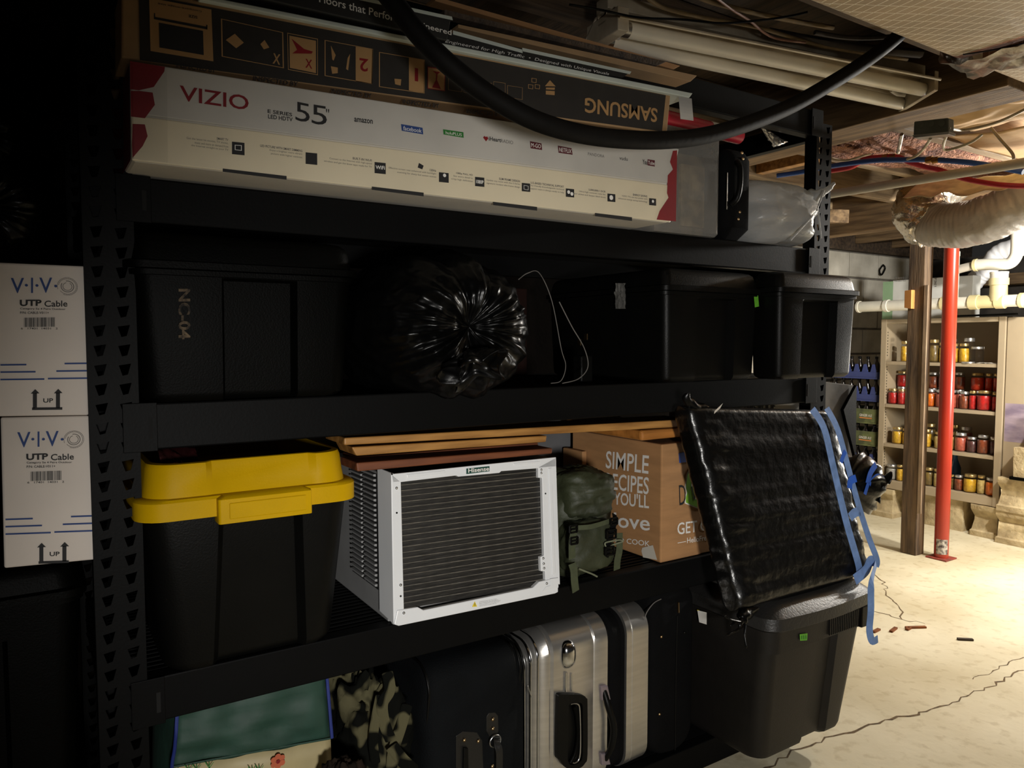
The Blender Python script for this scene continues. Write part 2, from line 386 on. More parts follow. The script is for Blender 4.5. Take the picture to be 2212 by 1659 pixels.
# ------------------------------------------------------------------ top tier: cartons
def box_on(pl, c, depth, lift=0): return [pl(*p) for p in c], -pl.n*depth
def para(mb, pl, xr, y, lines, h=5.2, dy=7.6, cw=2.45, sl=.128, bold0=1):
    for i, s in enumerate(lines):
        w_ = len(s)*cw*(1.25 if i == 0 else 1); yy = y+dy*(i+1)-1.5
        tpx(mb, pl, s, (xr-w_, yy-w_*sl), (xr, yy), (xr-w_, yy-w_*sl-h), off=.0005, bold=bold0 if i == 0 else 0)
pv = PY(1.345)
tv = thing('television_carton', 'white flat screen carton with red corners and a large 55 inch print', 'box', (.155, 1.36, 1.524))
MB().prism(*box_on(pv, [(281, 133), (284, 347), (1446, 481), (1464, 322)], .56)).build('carton', M['paper'], tv, bevel=.006)
MB().prism([p+pv.n*.004 for p in [pv(*q) for q in [(281, 133), (282, 246), (1449, 397), (1464, 322)]]], -pv.n*.004).build('upper_flap', mat('white_carton_grey', (188, 184, 176), .7, var=.08, scale=5), tv, bevel=.002)
MB().prism([p+pv.n*.004 for p in [pv(*q) for q in [(282, 249), (284, 347), (1446, 481), (1449, 401)]]], -pv.n*.004).build('lower_flap', mat('white_carton_tape', (218, 206, 178), .35, var=.05, scale=5, bump=.15, bscale=12), tv, bevel=.002)
pf = PY(1.3409)
z1 = lambda x, y: (240+x*.2984, y*.2984)
z2 = lambda x, y: (850+x*.321, y*.321)
z5 = lambda x, y: (120+x*.2411, y*.2411)
r_ = MB()
qpx(r_, pf, *[z5(*p) for p in [(668, 548), (980, 600), (975, 640), (880, 780), (745, 810), (668, 800)]])
qpx(r_, pf, *[z5(*p) for p in [(672, 815), (750, 815), (870, 830), (890, 940), (800, 1060), (675, 1045)]])
qpx(r_, pf, *[z5(*p) for p in [(690, 1110), (800, 1115), (825, 1220), (780, 1310), (690, 1415), (684, 1300)]])
qpx(r_, pf, *[z2(*p) for p in [(1880, 1015), (1908, 1012), (1900, 1490), (1770, 1478), (1790, 1420), (1850, 1330), (1840, 1300), (1845, 1180), (1880, 1140), (1860, 1090)]])
s0 = pv(281, 137); s1 = pv(284, 345)
r_.quad(s0+Vector((-.001, .005, 0)), s1+Vector((-.001, .005, 0)), s1+Vector((-.001, .5, 0)), s0+Vector((-.001, .5, 0)))
r_.build('corner_print', M['redink'], tv)
tpx(MB(), pf, 'VIZIO', (388, 217), (537, 239), (388, 184), bold=.6).build('brand_lettering', M['redink'], tv)
k = MB()
tpx(k, pf, '5', (638, 260), (669, 266), (638, 219)); tpx(k, pf, '5', (673, 267), (706, 272), (673, 225)); tpx(k, pf, '"', (704, 243), (711, 244), (704, 235))
tpx(k, pf, 'E SERIES', (578, 244), (631, 252), (578, 236), bold=1); tpx(k, pf, 'LED HDTV', (579, 256), (632, 263), (579, 247), bold=1)
tpx(k, pf, 'amazon', (765, 263), (805, 268), (765, 254), bold=1)
tpx(k, pf, 'iHeart', *[z2(*p) for p in [(640, 946), (722, 958), (640, 918)]], bold=1)
tpx(k, pf, 'You', *[z2(*p) for p in [(1675, 1105), (1707, 1110), (1675, 1072)]], bold=1)
tpx(k, pf, 'vudu', *[z2(*p) for p in [(1520, 1075), (1575, 1083), (1520, 1050)]])
for x, y, s in ((501, 306, 27), (660, 329, 25), (809, 350, 24), (948, 372, 21), (1026, 382, 20), (1127, 395, 18), (1222, 407, 18), (1312, 418, 17), (1402, 428, 15)):
    qpx(k, pf, (x, y), (x+s, y+s*.1), (x+s*1.01, y+s*1.1), (x, y+s))
for a, b, c in ((481, 619, 364), (803, 915, 403), (1065, 1160, 436), (1285, 1365, 460)):
    s_ = .118; qpx(k, pf, (a, c), (b, c+(b-a)*s_), (b, c+8+(b-a)*s_), (a, c+7))
qpx(k, pf, (905, 352), (915, 358), (912, 366), (902, 362))
k.build('black_print', M['ink'], tv)
k = MB()
tpx(k, pf, 'RADIO', *[z2(*p) for p in [(722, 958), (804, 972), (722, 935)]]); tpx(k, pf, 'PANDORA', *[z2(*p) for p in [(1308, 1045), (1418, 1062), (1308, 1025)]])
T_ = [(493, 299, ['SMART TV', 'Get the latest hit movies, TV shows,', 'music and more on demand from', 'the Internet straight to your TV']),
 (653, 323, ['LED PICTURE WITH SMART DIMMING', 'Enjoy a brighter more vibrant', 'picture with higher contrast']),
 (803, 344, ['BUILT-IN WI-FI', 'Connect to the Internet with high-speed', 'wireless and get the latest apps made for TV']),
 (942, 366, ['120Hz', 'Effective screen rate enhanced with backlight', 'scanning for sharp fast action scenes']),
 (1021, 376, ['1080p FULL HD', 'See every detail in', 'crisp high definition']),
 (1123, 389, ['SLIM FRAME DESIGN', 'Update any room with this E-Series', 'signature modern slim frame design']),
 (1218, 401, ['U.S.-BASED TECHNICAL SUPPORT', 'Our friendly knowledgeable technical', 'support team is always ready to help']),
 (1308, 412, ['2,000,000:1 DCR', 'Ultra-high contrast ratio for', 'brighter whites and deeper black levels']),
 (1398, 422, ['ENERGY SAVING', 'VIZIO TVs use less power with', 'advanced energy saving technology'])]
for i, (x, y, l) in enumerate(T_): para(k, pf, x, y, l, h=5.2-.1*i, dy=7.4-.16*i, cw=2.5-.075*i)
k.build('small_print', M['greytxt'], tv)
k = MB()
qpx(k, pf, *[z2(*p) for p in [(50, 835), (195, 860), (200, 905), (55, 880)]]); k.build('blue_label', M['blueink'], tv)
k = MB(); qpx(k, pf, *[z2(*p) for p in [(333, 870), (470, 890), (472, 928), (336, 905)]]); k.build('green_label', M['greenink'], tv)
k = MB()
for q in ([(918, 950), (995, 965), (1000, 1010), (922, 998)], [(1105, 980), (1198, 998), (1205, 1042), (1110, 1028)], [(1709, 1072), (1758, 1079), (1758, 1121), (1709, 1113)]): qpx(MB(), pf, *[z2(*p) for p in q]).build('red_label', mat('dark_red_print', (78, 14, 26), .6, var=0), tv)
hc = [z2(602, 925), z2(612, 915), z2(620, 922), z2(630, 918), z2(638, 932), z2(622, 952)]; qpx(k, pf, *hc)
k.build('heart_emblem', M['redink'], tv)
k = MB()
tpx(k, pf, 'facebook', *[z2(*p) for p in [(65, 876), (188, 895), (65, 848)]], off=.0008); tpx(k, pf, 'huluPLUS', *[z2(*p) for p in [(350, 902), (458, 918), (350, 882)]], off=.0008)
tpx(k, pf, 'M-GO', *[z2(*p) for p in [(926, 990), (990, 1000), (926, 962)]], off=.0008); tpx(k, pf, 'NETFLIX', *[z2(*p) for p in [(1114, 1020), (1196, 1033), (1114, 992)]], off=.0008)
tpx(k, pf, 'Tube', *[z2(*p) for p in [(1712, 1106), (1755, 1112), (1712, 1082)]], off=.0008)
tpx(k, pf, 'WiFi', (811, 365), (831, 367), (811, 357), off=.0008, bold=1); tpx(k, pf, '1080P', (1028, 396), (1044, 398), (1028, 388), off=.0008, bold=1)
frame_px(k, pf, [(507, 313), (522, 314), (522, 326), (507, 324)], .2, .0008); frame_px(k, pf, [(1131, 400), (1141, 402), (1141, 411), (1131, 409)], .15, .0008)
for c, rr in ((pf(960, 379), .0035), (pf(1228, 415), .004), (pf(1235, 419), .004), (pf(1320, 427), .0055), (pf(1410, 435), .0035)): disc(k, c, pf.n, rr, .0008)
k.build('white_print', M['whiteink'], tv)
MB().grid(lambda u, v: s0+(s1-s0)*v+Vector((-.004, -.004+.5*max(u-.35, 0), 0))+Vector((.16*max(.35-u, 0), -.006-.004*nz((u, v, 0), 9), .003*nz((u, v, 3), 11))), 14, 14).build('packing_tape', clear('clear_tape', (1, 1, 1), .93, .1, .4, (.05, .05, .05)), tv, smooth=60)

ps = PY(1.35)
sm = thing('television_carton', 'dark printed flat screen carton lying upside down on the white one', 'box', (.15, 1.36, 1.69))
MB().prism(*box_on(ps, [(262, -33), (262, 124), (1441, 290), (1449, 205)], .5)).build('carton', M['carton2'], sm, bevel=.003)
pq = PY(1.3492)
k = MB(); qpx(k, pq, (300, -14), (302, 130), (1430, 284), (1438, 206)); k.build('printed_panel', M['darkprint'], sm)
k = MB(); o_ = .0006
qpx(k, pq, z1(275, -15), z1(725, 70), z1(740, 445), z1(285, 370), off=o_)
qpx(k, pq, z1(1290, 258), z1(1482, 296), z1(1482, 530), z1(1294, 492), off=o_)
qpx(k, pq, z1(1770, 338), z1(1893, 358), z1(1890, 608), z1(1770, 590), off=o_)
qpx(k, pq, z2(103, 388), z2(208, 405), z2(205, 628), z2(103, 608), off=o_); qpx(k, pq, z2(232, 455), z2(345, 472), z2(342, 610), z2(232, 593), off=o_)
for q in ([z1(795, 135), z1(1245, 235), z1(1250, 495), z1(800, 410)], [z1(1275, 238), z1(1496, 282), z1(1496, 545), z1(1280, 505)], [z1(1545, 290), z1(1895, 355), z1(1890, 610), z1(1545, 550)], [z2(-98, 350), z2(210, 403), z2(208, 630), z2(-98, 585)],
          [z2(368, 510), z2(460, 525), z2(460, 620), z2(368, 606)], [z2(472, 530), z2(560, 545), z2(560, 638), z2(472, 622)], [z2(570, 545), z2(660, 560), z2(660, 652), z2(570, 638)], [z2(672, 548), z2(752, 560), z2(752, 660), z2(672, 650)], [z2(765, 575), z2(868, 590), z2(866, 672), z2(765, 655)]): frame_px(k, pq, q, .035, o_)
for q in ([(830, 290), (895, 245), (960, 310), (905, 350)], [(1080, 320), (1110, 290), (1145, 345), (1105, 358)], [(1590, 330), (1625, 400), (1610, 440), (1600, 430)], [(1730, 390), (1715, 510), (1700, 500), (1712, 420)], [(1590, 480), (1640, 490), (1640, 530), (1600, 535)], [(2050, 570), (2100, 575), (2095, 620), (2055, 610)]): qpx(k, pq, *[z1(*p) for p in q], off=o_)
tpx(k, pq, 'X', z1(1168, 460), z1(1222, 470), z1(1172, 385), o_, 1)
tpx(k, pq, 'SAMSUNG', z2(1775, 730), z2(1288, 655), z2(1772, 825), o_, 1)
qpx(k, pq, z2(1018, 580), z2(1052, 540), z2(1090, 582), off=o_); qpx(k, pq, z2(1025, 590), z2(1085, 590), z2(1083, 605), z2(1025, 602), off=o_); qpx(k, pq, z2(1024, 610), z2(1084, 614), z2(1083, 641), z2(1024, 636), off=o_)
for i in range(3):
    a = i*2.094; c = (945+26*math.sin(a), 570-28*math.cos(a)); frame_px(k, pq, [z2(c[0]-17, c[1]-17), z2(c[0]+17, c[1]-12), z2(c[0]+15, c[1]+17), z2(c[0]-17, c[1]+12)], .2, o_)
k.build('tan_print', M['tanink'], sm)
k = MB(); o_ = .0009
qpx(k, pq, z1(345, 165), z1(665, 225), z1(670, 400), z1(350, 345), off=o_); tpx(k, pq, 'SIZE', z1(625, 118), z1(560, 106), z1(625, 138), o_, 1); tpx(k, pq, 'Compare image size', z1(655, 75), z1(340, 18), z1(655, 92), o_)
qpx(k, pq, z1(310, 95), z1(318, 97), z1(318, 132), z1(310, 130), off=o_); qpx(k, pq, z1(310, 122), z1(695, 195), z1(695, 215), z1(310, 140), off=o_); qpx(k, pq, z1(687, 180), z1(697, 182), z1(697, 215), z1(687, 213), off=o_)
pi_ = PY(1.3382)
for bl, br in ((z1(470, 485), z1(755, 528)), (z1(1030, 580), z1(1352, 626)), (z1(1595, 672), z1(1885, 712)), (z2(60, 695), z2(305, 728)), (z2(490, 758), z2(720, 785)), (z2(1200, 868), z2(1420, 895))):
    tpx(k, pq, 'INSPECTED BY', (bl[0], bl[1]+1), br, (bl[0], bl[1]-9), o_, .6)
k.build('black_print', M['ink'], sm)
k = MB()
tpx(k, pq, 'X', z1(1405, 490), z1(1455, 500), z1(1405, 425), o_, 1); tpx(k, pq, '2', z1(1860, 430), z1(1797, 420), z1(1858, 523), o_, 1)
tpx(k, pq, '1', z2(165, 462), z2(142, 458), z2(165, 550), o_, 1)
qpx(k, pq, z1(1305, 280), z1(1395, 355), z1(1460, 375), z1(1450, 390), z1(1310, 388), z1(1345, 362), off=o_)
qpx(k, pq, z2(262, 478), z2(315, 486), z2(295, 500), z2(292, 540), z2(318, 600), z2(258, 590), z2(284, 540), z2(286, 498), off=o_)
frame_px(k, pq, [z2(228, 448), z2(348, 468), z2(345, 615), z2(228, 597)], .07, o_)
k.build('red_print', M['redink'], sm)

fb = thing('flooring_carton', 'black flooring sample carton with white lettering on top of the pile', 'box', (.4, 1.34, 1.80))
pb = PY(1.335)
MB().prism(*box_on(pb, [(480, -72), (480, -22), (966, 88), (975, 38)], .4)).build('carton', mat('black_card', (34, 34, 33), .6, var=.05), fb, bevel=.002)
k = MB(); tpx(k, PY(1.3345), 'Floors that Perform', z1(1505, 16), (866, 50), z1(1505, -42), bold=.4); tpx(k, PY(1.3345), 'Engineered', z2(110, 176), (975, 80), z2(110, 128), bold=.4); k.build('lettering', M['whiteink'], fb)
k = MB(); qpx(k, PY(1.3345), (480, -72), (976, 36), (978, 44), (480, -64)); k.build('white_edge', mat('pale_edge', (196, 204, 196), .6, var=.05), fb)
fc = thing('flooring_carton', 'thin black carton with italic white print, sliding out to the right', 'box', (.72, 1.36, 1.82))
MB().prism(*box_on(PY(1.35), [(955, 66), (955, 100), (1345, 168), (1362, 155)], .36)).build('carton', MATS['black_card'], fc, bevel=.001)
k = MB(); tpx(k, PY(1.3495), 'Engineered for High Traffic  •  Designed with Unique Visuals', z2(345, 292), z2(1445, 512), z2(355, 266)); k.build('lettering', M['whiteink'], fc)
k = MB(); qpx(k, PY(1.3495), z2(400, 205), z2(868, 335), z2(868, 358), z2(400, 232)); qpx(k, PY(1.3495), z2(866, 322), z2(1600, 482), z2(1590, 500), z2(866, 345)); k.build('white_edge', MATS['pale_edge'], fc)
wb_ = tag(MB().prism([PY(1.338)(*p) for p in [(430, -12), (430, -2), (1490, 211), (1497, 201)]], (0, .32, 0)).build('white_board', MATS['pale_edge'], bevel=.002, loc=(.3, 1.35, 1.82)), 'long thin pale board between the cartons, its end poking out right', 'board')
tag(MB().grid(lambda u, v: PY(1.337-.006*math.sin(v*3))(1466+u*28+v*4, 209+u*4+v*48), 4, 8).build('paper_tag', mat('grey_paper', (176, 174, 170), .8, var=.03), solid=.0006, loc=(1.35, 1.337, 1.84)), 'small blank grey paper tag hanging off the pale board end', 'tag')
for i, (q, y, m, t) in enumerate((([(990, 52), (990, 60), (1492, 176), (1506, 163)], 1.40, 'carton2', 'tan cardboard sheet with a bent corner above the dark carton'), ([(960, 20), (960, 32), (1420, 142), (1440, 133)], 1.43, 'wooddark', 'dark brown cardboard sheet second from the top of the pile'), ([(940, -8), (940, 2), (1455, 150), (1470, 142)], 1.46, 'carton', 'dim brown cardboard sheet, uppermost and farthest back'))):
    tag(MB().prism([PY(y)(*p) for p in q], (0, .3, 0)).build('cardboard_sheet', M[m], bevel=.001, loc=(.8, y, 1.85)), t, 'cardboard')
# clear box, black case, plastic bag, red roll
cb = thing('clear_storage_box', 'cloudy clear plastic box of papers between white carton and black case', 'storage box', (1.5, 1.43, 1.5235))
rbox(MB(), 1.36, 1.43, 1.5235, 1.606, 1.9, 1.80, .02, .008).build('box', clear('cloudy_plastic', (.8, .8, .78), .72, .3, .6, (.36, .35, .33)), cb, smooth=40)
MB().box(1.40, 1.475, 1.53, 1.585, 1.86, 1.745).build('contents', mat('cloudy_contents', (120, 108, 90), .9, var=.4, scale=16, rgb2=(66, 60, 54)), cb)
MB().box(1.485, 1.463, 1.55, 1.575, 1.473, 1.715).build('paper', mat('faded_print', (158, 140, 108), .8, var=.35, scale=22, rgb2=(92, 80, 62)), cb)
bc = thing('instrument_case', 'black hard case standing on end with a carry handle and brass rivets', 'case', (1.68, 1.43, 1.5235))
rbox(MB(), 1.618, 1.425, 1.5235, 1.735, 1.92, 1.775, .035, .03).build('shell', M['blackf'], bc, smooth=40)
pc = PY(1.425)
MB().tube(spline([pc(1590, 350)+Vector((0, -.003, 0)), pc(1586, 365)+Vector((0, -.02, 0)), pc(1583, 400)+Vector((0, -.025, 0)), pc(1580, 430)+Vector((0, -.02, 0)), pc(1577, 442)+Vector((0, -.003, 0))]), .008).build('handle', M['black'], bc, smooth=60)
rv = MB().lathe((0, 0, 0), [(.0045, 0), (.004, .0015), (.0001, .0025)], 10, (0, -1, 0)); f0 = None
for p in ((1603, 330), (1605, 343), (1598, 458), (1595, 473)):
    q = pc(*p)+Vector((0, .0015, 0)); lo = q-bc.location
    if f0 is None:
        m_ = MB().lathe(q, [(.0045, 0), (.004, .0025), (.0001, .004)], 10, (0, -1, 0)); f0 = m_.build('rivet', M['brass'], bc, smooth=60, loc=lo)
    else: rep(f0, lo)
MB().tube([Vector((1.622, 1.424, 1.60+.1*i/4)) for i in range(5)], .0015).build('seam', M['steel'], bc)
def blob(c, r, fn=None, nu=40, nv=26, zmin=None):
    c = Vector(c)
    def f(u, v):
        a = 2*PI*u; b = PI*(v*.998+.001); d = Vector((math.sin(b)*math.cos(a), math.sin(b)*math.sin(a), -math.cos(b)))
        k = fn(d) if fn else 1
        p = c+Vector((d.x*r[0], d.y*r[1], d.z*r[2]))*k
        if zmin is not None: p.z = max(p.z, zmin+.0005*(1+d.z))
        return p
    return MB().grid(f, nu, nv, True)
wbm = clear('thin_white_plastic', (.86, .86, .84), .4, .28, .75, (.5, .5, .49))
sb = thing('plastic_bag', 'pale translucent plastic bag knotted shut at right end of top shelf', 'bag', (1.9, 1.5, 1.5235))
sq = lambda d, e=.5: (1/max(1e-4, (abs(d.x)**(2/e)+abs(d.y)**(2/e)+abs(d.z)**(2/e)))**(e/2))
blob((1.888, 1.60, 1.618), (.155, .20, .098), lambda d: sq(d, .6)*(1+.10*nz(d, 2.2, 5)+.06*abs(nz(d, 6, 2))+.06*max(0, d.x)), 56, 36, 1.5238).build('bag', wbm, sb, smooth=70)
blob((1.83, 1.62, 1.60), (.085, .12, .072), lambda d: sq(d, .7), 24, 16, 1.527).build('contents', mat('bag_contents', (150, 148, 142), .7, var=.2, scale=9), sb, smooth=60)
MB().tube(spline([(2.02, 1.50, 1.66), (2.035, 1.43, 1.685), (2.06, 1.415, 1.70), (2.085, 1.41, 1.722)]), [.03]*3+[.026]*3+[.014]*3+[.010]*3+[.009]*3+[.006]*3+[.004], 10).build('knotted_end', wbm, sb, smooth=60)
for a, b in (((1.86, 1.395, 1.53), (1.97, 1.385, 1.625)), ((1.97, 1.388, 1.625), (2.02, 1.40, 1.69)), ((1.975, 1.386, 1.62), (2.0, 1.392, 1.545))): MB().tube([a, b], .003, 6).build('crease', wbm, sb, smooth=60)
rr = Vector((1.375, 1.455, 1.822)); r2 = Vector((1.72, 1.47, 1.822))
rl = thing('gift_wrap_roll', 'bright red roll of wrapping paper lying across the clear box', 'roll', (1.5, 1.56, 1.80))
MB().tube([rr, r2], .021, 16).build('roll', mat('red_gloss', (190, 20, 50), .35, var=.05), rl, smooth=50)
MB().tube([rr+(r2-rr)*.62, rr+(r2-rr)*.72], .0215, 16).build('label', M['whiteink'], rl, smooth=50)
zb_ = thing('foil_pouch', 'crumpled silver pouch hanging from the top beam near right upright', 'pouch', (1.95, 1.5, 1.84))
zp = [at(1640, 274, Y=1.50), at(1668, 292, Y=1.52), at(1672, 318, Y=1.52), at(1702, 306, Y=1.53)]
MB().grid(lambda u, v: (zp[0].lerp(zp[0]+Vector((.02, .01, .004)), u)).lerp(zp[2].lerp(zp[3], u), v)+Vector((0, -.008*math.sin(u*PI)-.006*nz((u, v, 0), 7), .004*nz((u, v, 2), 6))), 12, 12).build('pouch', mat('foil', (200, 196, 190), .25, .8, var=.1, bump=.4, bscale=60), zb_, solid=.0012, smooth=60)
MB().tube([zp[0]+Vector((.01, .005, 0)), zp[0]+Vector((.006, -.028, .012))], .003, 6).build('tie', M['whiteink'], zb_)
# ------------------------------------------------------------------ black cable box stack at far left
vb = PY(1.455)
def vivo(c, cat_l, tilt, name_):
    root = thing('cable_box', cat_l, 'box', vb(*c[3])+Vector((.05, .1, 0)))
    MB().prism([vb(*p) for p in c], (0, .3, 0)).build('carton', mat('pale_carton', (216, 206, 196), .75, var=.04, scale=6, bump=.05), root, bevel=.003)
    return root
def vb_print(root, ox, oy, sl, zx, zy):
    P = lambda x, y: (zx+x*.4222, zy+y*.4222+sl*(x-200)*.4222)
    pl = PY(1.4545); k = MB(); o_ = .0006
    def dd(x, y): disc(k, pl(*P(x, y)), pl.n, .0022, o_)
    X, Y = ox, oy
    tpx(k, pl, 'V', P(X, Y+78), P(X+68, Y+78), P(X, Y), o_, .4); tpx(k, pl, 'I', P(X+104, Y+78), P(X+114, Y+78), P(X+104, Y), o_, .8); tpx(k, pl, 'V', P(X+146, Y+78), P(X+212, Y+78), P(X+146, Y), o_, .4)
    dd(X+80, Y+38); dd(X+134, Y+40); dd(X+230, Y+44)
    for a, b, yy in ((-60, 80, 440), (-60, 127, 477), (-60, 172, 515), (275, 400, 437), (233, 400, 475), (190, 400, 513)):
        qpx(k, pl, P(max(X+a, 2 if zx == 0 and oy < 300 else 14), Y+yy), P(min(X+b, 445 if oy < 300 else 478), Y+yy), P(min(X+b, 445 if oy < 300 else 478), Y+yy+8), P(max(X+a, 2 if oy < 300 else 14), Y+yy+8), off=o_)
    k.build('blue_print', M['blueink'], root)
    k = MB()
    tpx(k, pl, 'UTP', P(X+46, Y+145), P(X+158, Y+145), P(X+46, Y+112), o_, 2); tpx(k, pl, 'Cable', P(X+172, Y+150), P(X+290, Y+150), P(X+172, Y+118), o_, .8)
    tpx(k, pl, 'Category 5e 4 Pairs Outdoor', P(X+48, Y+164), P(X+280, Y+170), P(X+48, Y+152), o_, .8); tpx(k, pl, 'P/N: CABLE-V011+', P(X+48, Y+184), P(X+195, Y+186), P(X+48, Y+172), o_, .8)
    rnd = random.Random(3); x = X+68
    while x < X+228:
        w_ = rnd.choice((2, 3, 5)); qpx(k, pl, P(x, Y+204), P(x+w_, Y+204), P(x+w_, Y+252), P(x, Y+252), off=o_); x += w_+rnd.choice((2, 3, 4))
    tpx(k, pl, '6   17401  14031   2', P(X+52, Y+264), P(X+240, Y+266), P(X+52, Y+254), o_, .5)
    for a in (122, 240):
        qpx(k, pl, P(X+a-20, Y+593), P(X+a+3, Y+570), P(X+a+25, Y+592), off=o_); qpx(k, pl, P(X+a-9, Y+590), P(X+a+12, Y+590), P(X+a+12, Y+668), P(X+a-9, Y+668), off=o_)
    qpx(k, pl, P(X+109, Y+664), P(X+264, Y+664), P(X+264, Y+677), P(X+109, Y+677), off=o_); tpx(k, pl, 'UP', P(X+166, Y+640), P(X+217, Y+640), P(X+166, Y+618), o_, 1)
    k.build('black_print', M['ink'], root)
    k = MB(); c = pl(*P(X+290, Y+47))
    for r1, tk in ((.0142, .0007), (.0125, .0007), (.0085, .0012), (.006, .0009)):
        for i in range(26):
            a0, a1 = i*.24+r1*300, (i+.92)*.24+r1*300
            if i > 22: continue
            k.quad(*[c+pl.n*o_+Vector((math.cos(a)*q, 0, math.sin(a)*q)) for a, q in ((a0, r1), (a1, r1), (a1, r1+tk), (a0, r1+tk))])
    k.build('swirl_emblem', M['greytxt'], root)
v1 = vivo([(-20, 566), (187, 575), (192, 897), (-20, 900)], 'upper white cable carton with blue lines, cut by the picture edge', 0, '')
vb_print(v1, 55, 118, -.012, 0, 550)
v2 = vivo([(1, 902), (193, 898), (207, 1209), (9, 1228)], 'lower white cable carton, its left edge inside the picture', 0, '')
vb_print(v2, 88, 905, -.035, 0, 550)
# ------------------------------------------------------------------ second tier
def tote(root, x0, x1, y0, y1, z0, z1, zl, nx, zn, m, tap=.03, dep=.022, r=.035, lipx=.008, dome=.014):
    rt = lambda z: (z1-z)/(z1-z0)*tap
    def b(z, d, extra=0): t = rt(z)+extra; return ringn(x0+t, x1-t, y0+t*.6, y1-t*.6, z, r, *nx, d)
    MB().loft([b(z0, dep, .012), b(z0+.008, dep, .002), b(z0+.016, dep), b(zn-.004, dep), b(zn, 0.0005), b(zl-.012, .0003), b(zl-.011, .0003, -.006), b(zl-.002, .0003, -.006)]).build('body', m, root, smooth=35)
    o = lipx; R = lambda e, z, rr=0: ring(x0-e, x1+e, y0-e, y1+e, z, r+rr)
    MB().loft([R(o, zl), R(o, zl+.012), R(o-.004, zl+.014), R(-.002, zl+.015), R(-.006, z1-.022), R(-.010, z1-.010), R(-.018, z1-.003), R(-.03, z1)]).build('lid', m, root, smooth=50)
nc = thing('storage_tote', 'scuffed black tote with tan stencilled NC-04 at left of second shelf', 'storage tote', (.35, 1.6, 1.1285))
pt = PY(1.445)
xa, xb = at(478, 700, Y=1.445).x, at(640, 700, Y=1.445).x
tote(nc, .142, .552, 1.43, 1.93, 1.1295, 1.432, 1.366, (xa, xb), at(480, 601, Y=1.44).z, M['black2'], tap=.02)
tpx(MB(), PY(1.4285), 'NC-04', (385, 624), (385, 733), (411, 624), .0015, 1.5).build('stencil_lettering', mat('stencil_paint', (104, 88, 68), .9, var=.3, scale=90, rgb2=(30, 26, 22)), nc)
t2 = thing('storage_tote', 'black tote with a green tape tag, second shelf, right of the trash bag', 'storage tote', (1.57, 1.55, 1.1285))
y_ = 1.40
X_ = lambda px: at(px, 700, Y=y_).x
tote(t2, X_(1436), X_(1642), y_, 1.92, 1.1295, min(1.442, at(1500, 580, Y=y_).z), at(1500, 626, Y=y_).z-.004, (X_(1507), X_(1590)), at(1515, 643, Y=y_).z, M['black'], tap=.012, r=.02)
k = MB(); qpx(k, PY(y_-.001), (1628, 640), (1637, 638), (1639, 662), (1630, 664), off=.001); k.build('tape_tag', M['greentape'], t2)
px_ = PX(X_(1436)-.004)
MB().grid(lambda u, v: px_(1332+22*u, 612+55*v)+Vector((-.004-.010*abs(nz((u, v, 0), 4)), 0, 0)), 9, 16).build('clear_tape', clear('shiny_tape', (1, 1, 1), .6, .06, .8, (.25, .24, .22)), t2, smooth=20)
y_ = 1.335
t3 = thing('storage_tote', 'black tote jutting past the right upright on second shelf', 'storage tote', (1.85, 1.4, 1.1285))
tote(t3, at(1684, 700, Y=y_).x, at(1852, 700, Y=y_).x, y_, 1.448, 1.1295, at(1750, 588, Y=y_).z, at(1750, 630, Y=y_).z-.004, (at(1735, 700, Y=y_).x, at(1810, 700, Y=y_).x), at(1760, 648, Y=y_).z, M['black'], tap=.012, r=.02)
def folds(nf, amp, seed, neck=.25):
    def fn(d, pole=Vector((0, -1, 0))):
        c = d.dot(pole); th = math.acos(max(-1, min(1, c)))/PI
        a = math.atan2(d.z, d.x); ca, sa = math.cos(a), math.sin(a)
        fall = math.exp(-th*2.6)*min(1, th*7)
        r1 = 1-abs(nz((ca*2.2, sa*2.2, th*.8), 1, seed))*1.7; r2 = 1-abs(nz((ca*5.5, sa*5.5, th*1.6), 1, seed+4))*1.7; r3 = 1-abs(nz((ca*12, sa*12, th*3), 1, seed+7))*1.7
        f = 1+amp*fall*(.95*r1+.34*r2+.06*r3-.7)+.07*nz(d, 1.8, seed)+.05*(.5-abs(nz(d, 4, seed+3)))+.02*abs(nz(d, 11, seed))
        return f*(1-neck*math.exp(-(th*8)**2))
    return fn
tb = thing('trash_bag', 'big black trash bag tied shut, knot facing out, on the second shelf', 'trash bag', (.75, 1.5, 1.1285))
def bagmesh(c, r, nf, amp, seed, neck=.25, zmin=None, nu=150, nv=80):
    fn = folds(nf, amp, seed, neck); c = Vector(c)
    def f(u, v):
        b = PI*(.002+.996*v); a = 2*PI*u; d = Vector((math.sin(b)*math.cos(a), -math.cos(b), math.sin(b)*math.sin(a)))
        p = c+Vector((d.x*r[0], d.y*r[1], d.z*r[2]))*fn(d)
        if zmin is not None: p.z = max(p.z, zmin if p.y > 1.44 else zmin-min(.05, (1.44-p.y)*1.2))
        return p
    return MB().grid(f, nu, nv, True)
bagmesh((.775, 1.57, 1.268), (.205, .27, .175), 17, .20, 2.0, .3, 1.1297, 220, 110).build('bag', M['film'], tb, smooth=80)
kn = at(1012, 760, Y=1.325)
def tuft(c, r, seed, m, root, name='tied_end', dirv=(0, -1, -.6)):
    c = Vector(c); D = Vector(dirv).normalized(); a = D.orthogonal().normalized(); b = a.cross(D)
    def f(u, v):
        t = 2*PI*u; rr = r*(.18+.95*v**.8)*(1+.28*math.sin(t*5+seed)+.3*nz((math.cos(t), math.sin(t), v*2), 2, seed))
        return c+D*(r*.9*v*(1+.25*math.sin(t*3+seed)))+(a*math.cos(t)+b*math.sin(t))*rr
    MB().grid(f, 48, 14, True).build(name, m, root, smooth=70, solid=.0006)
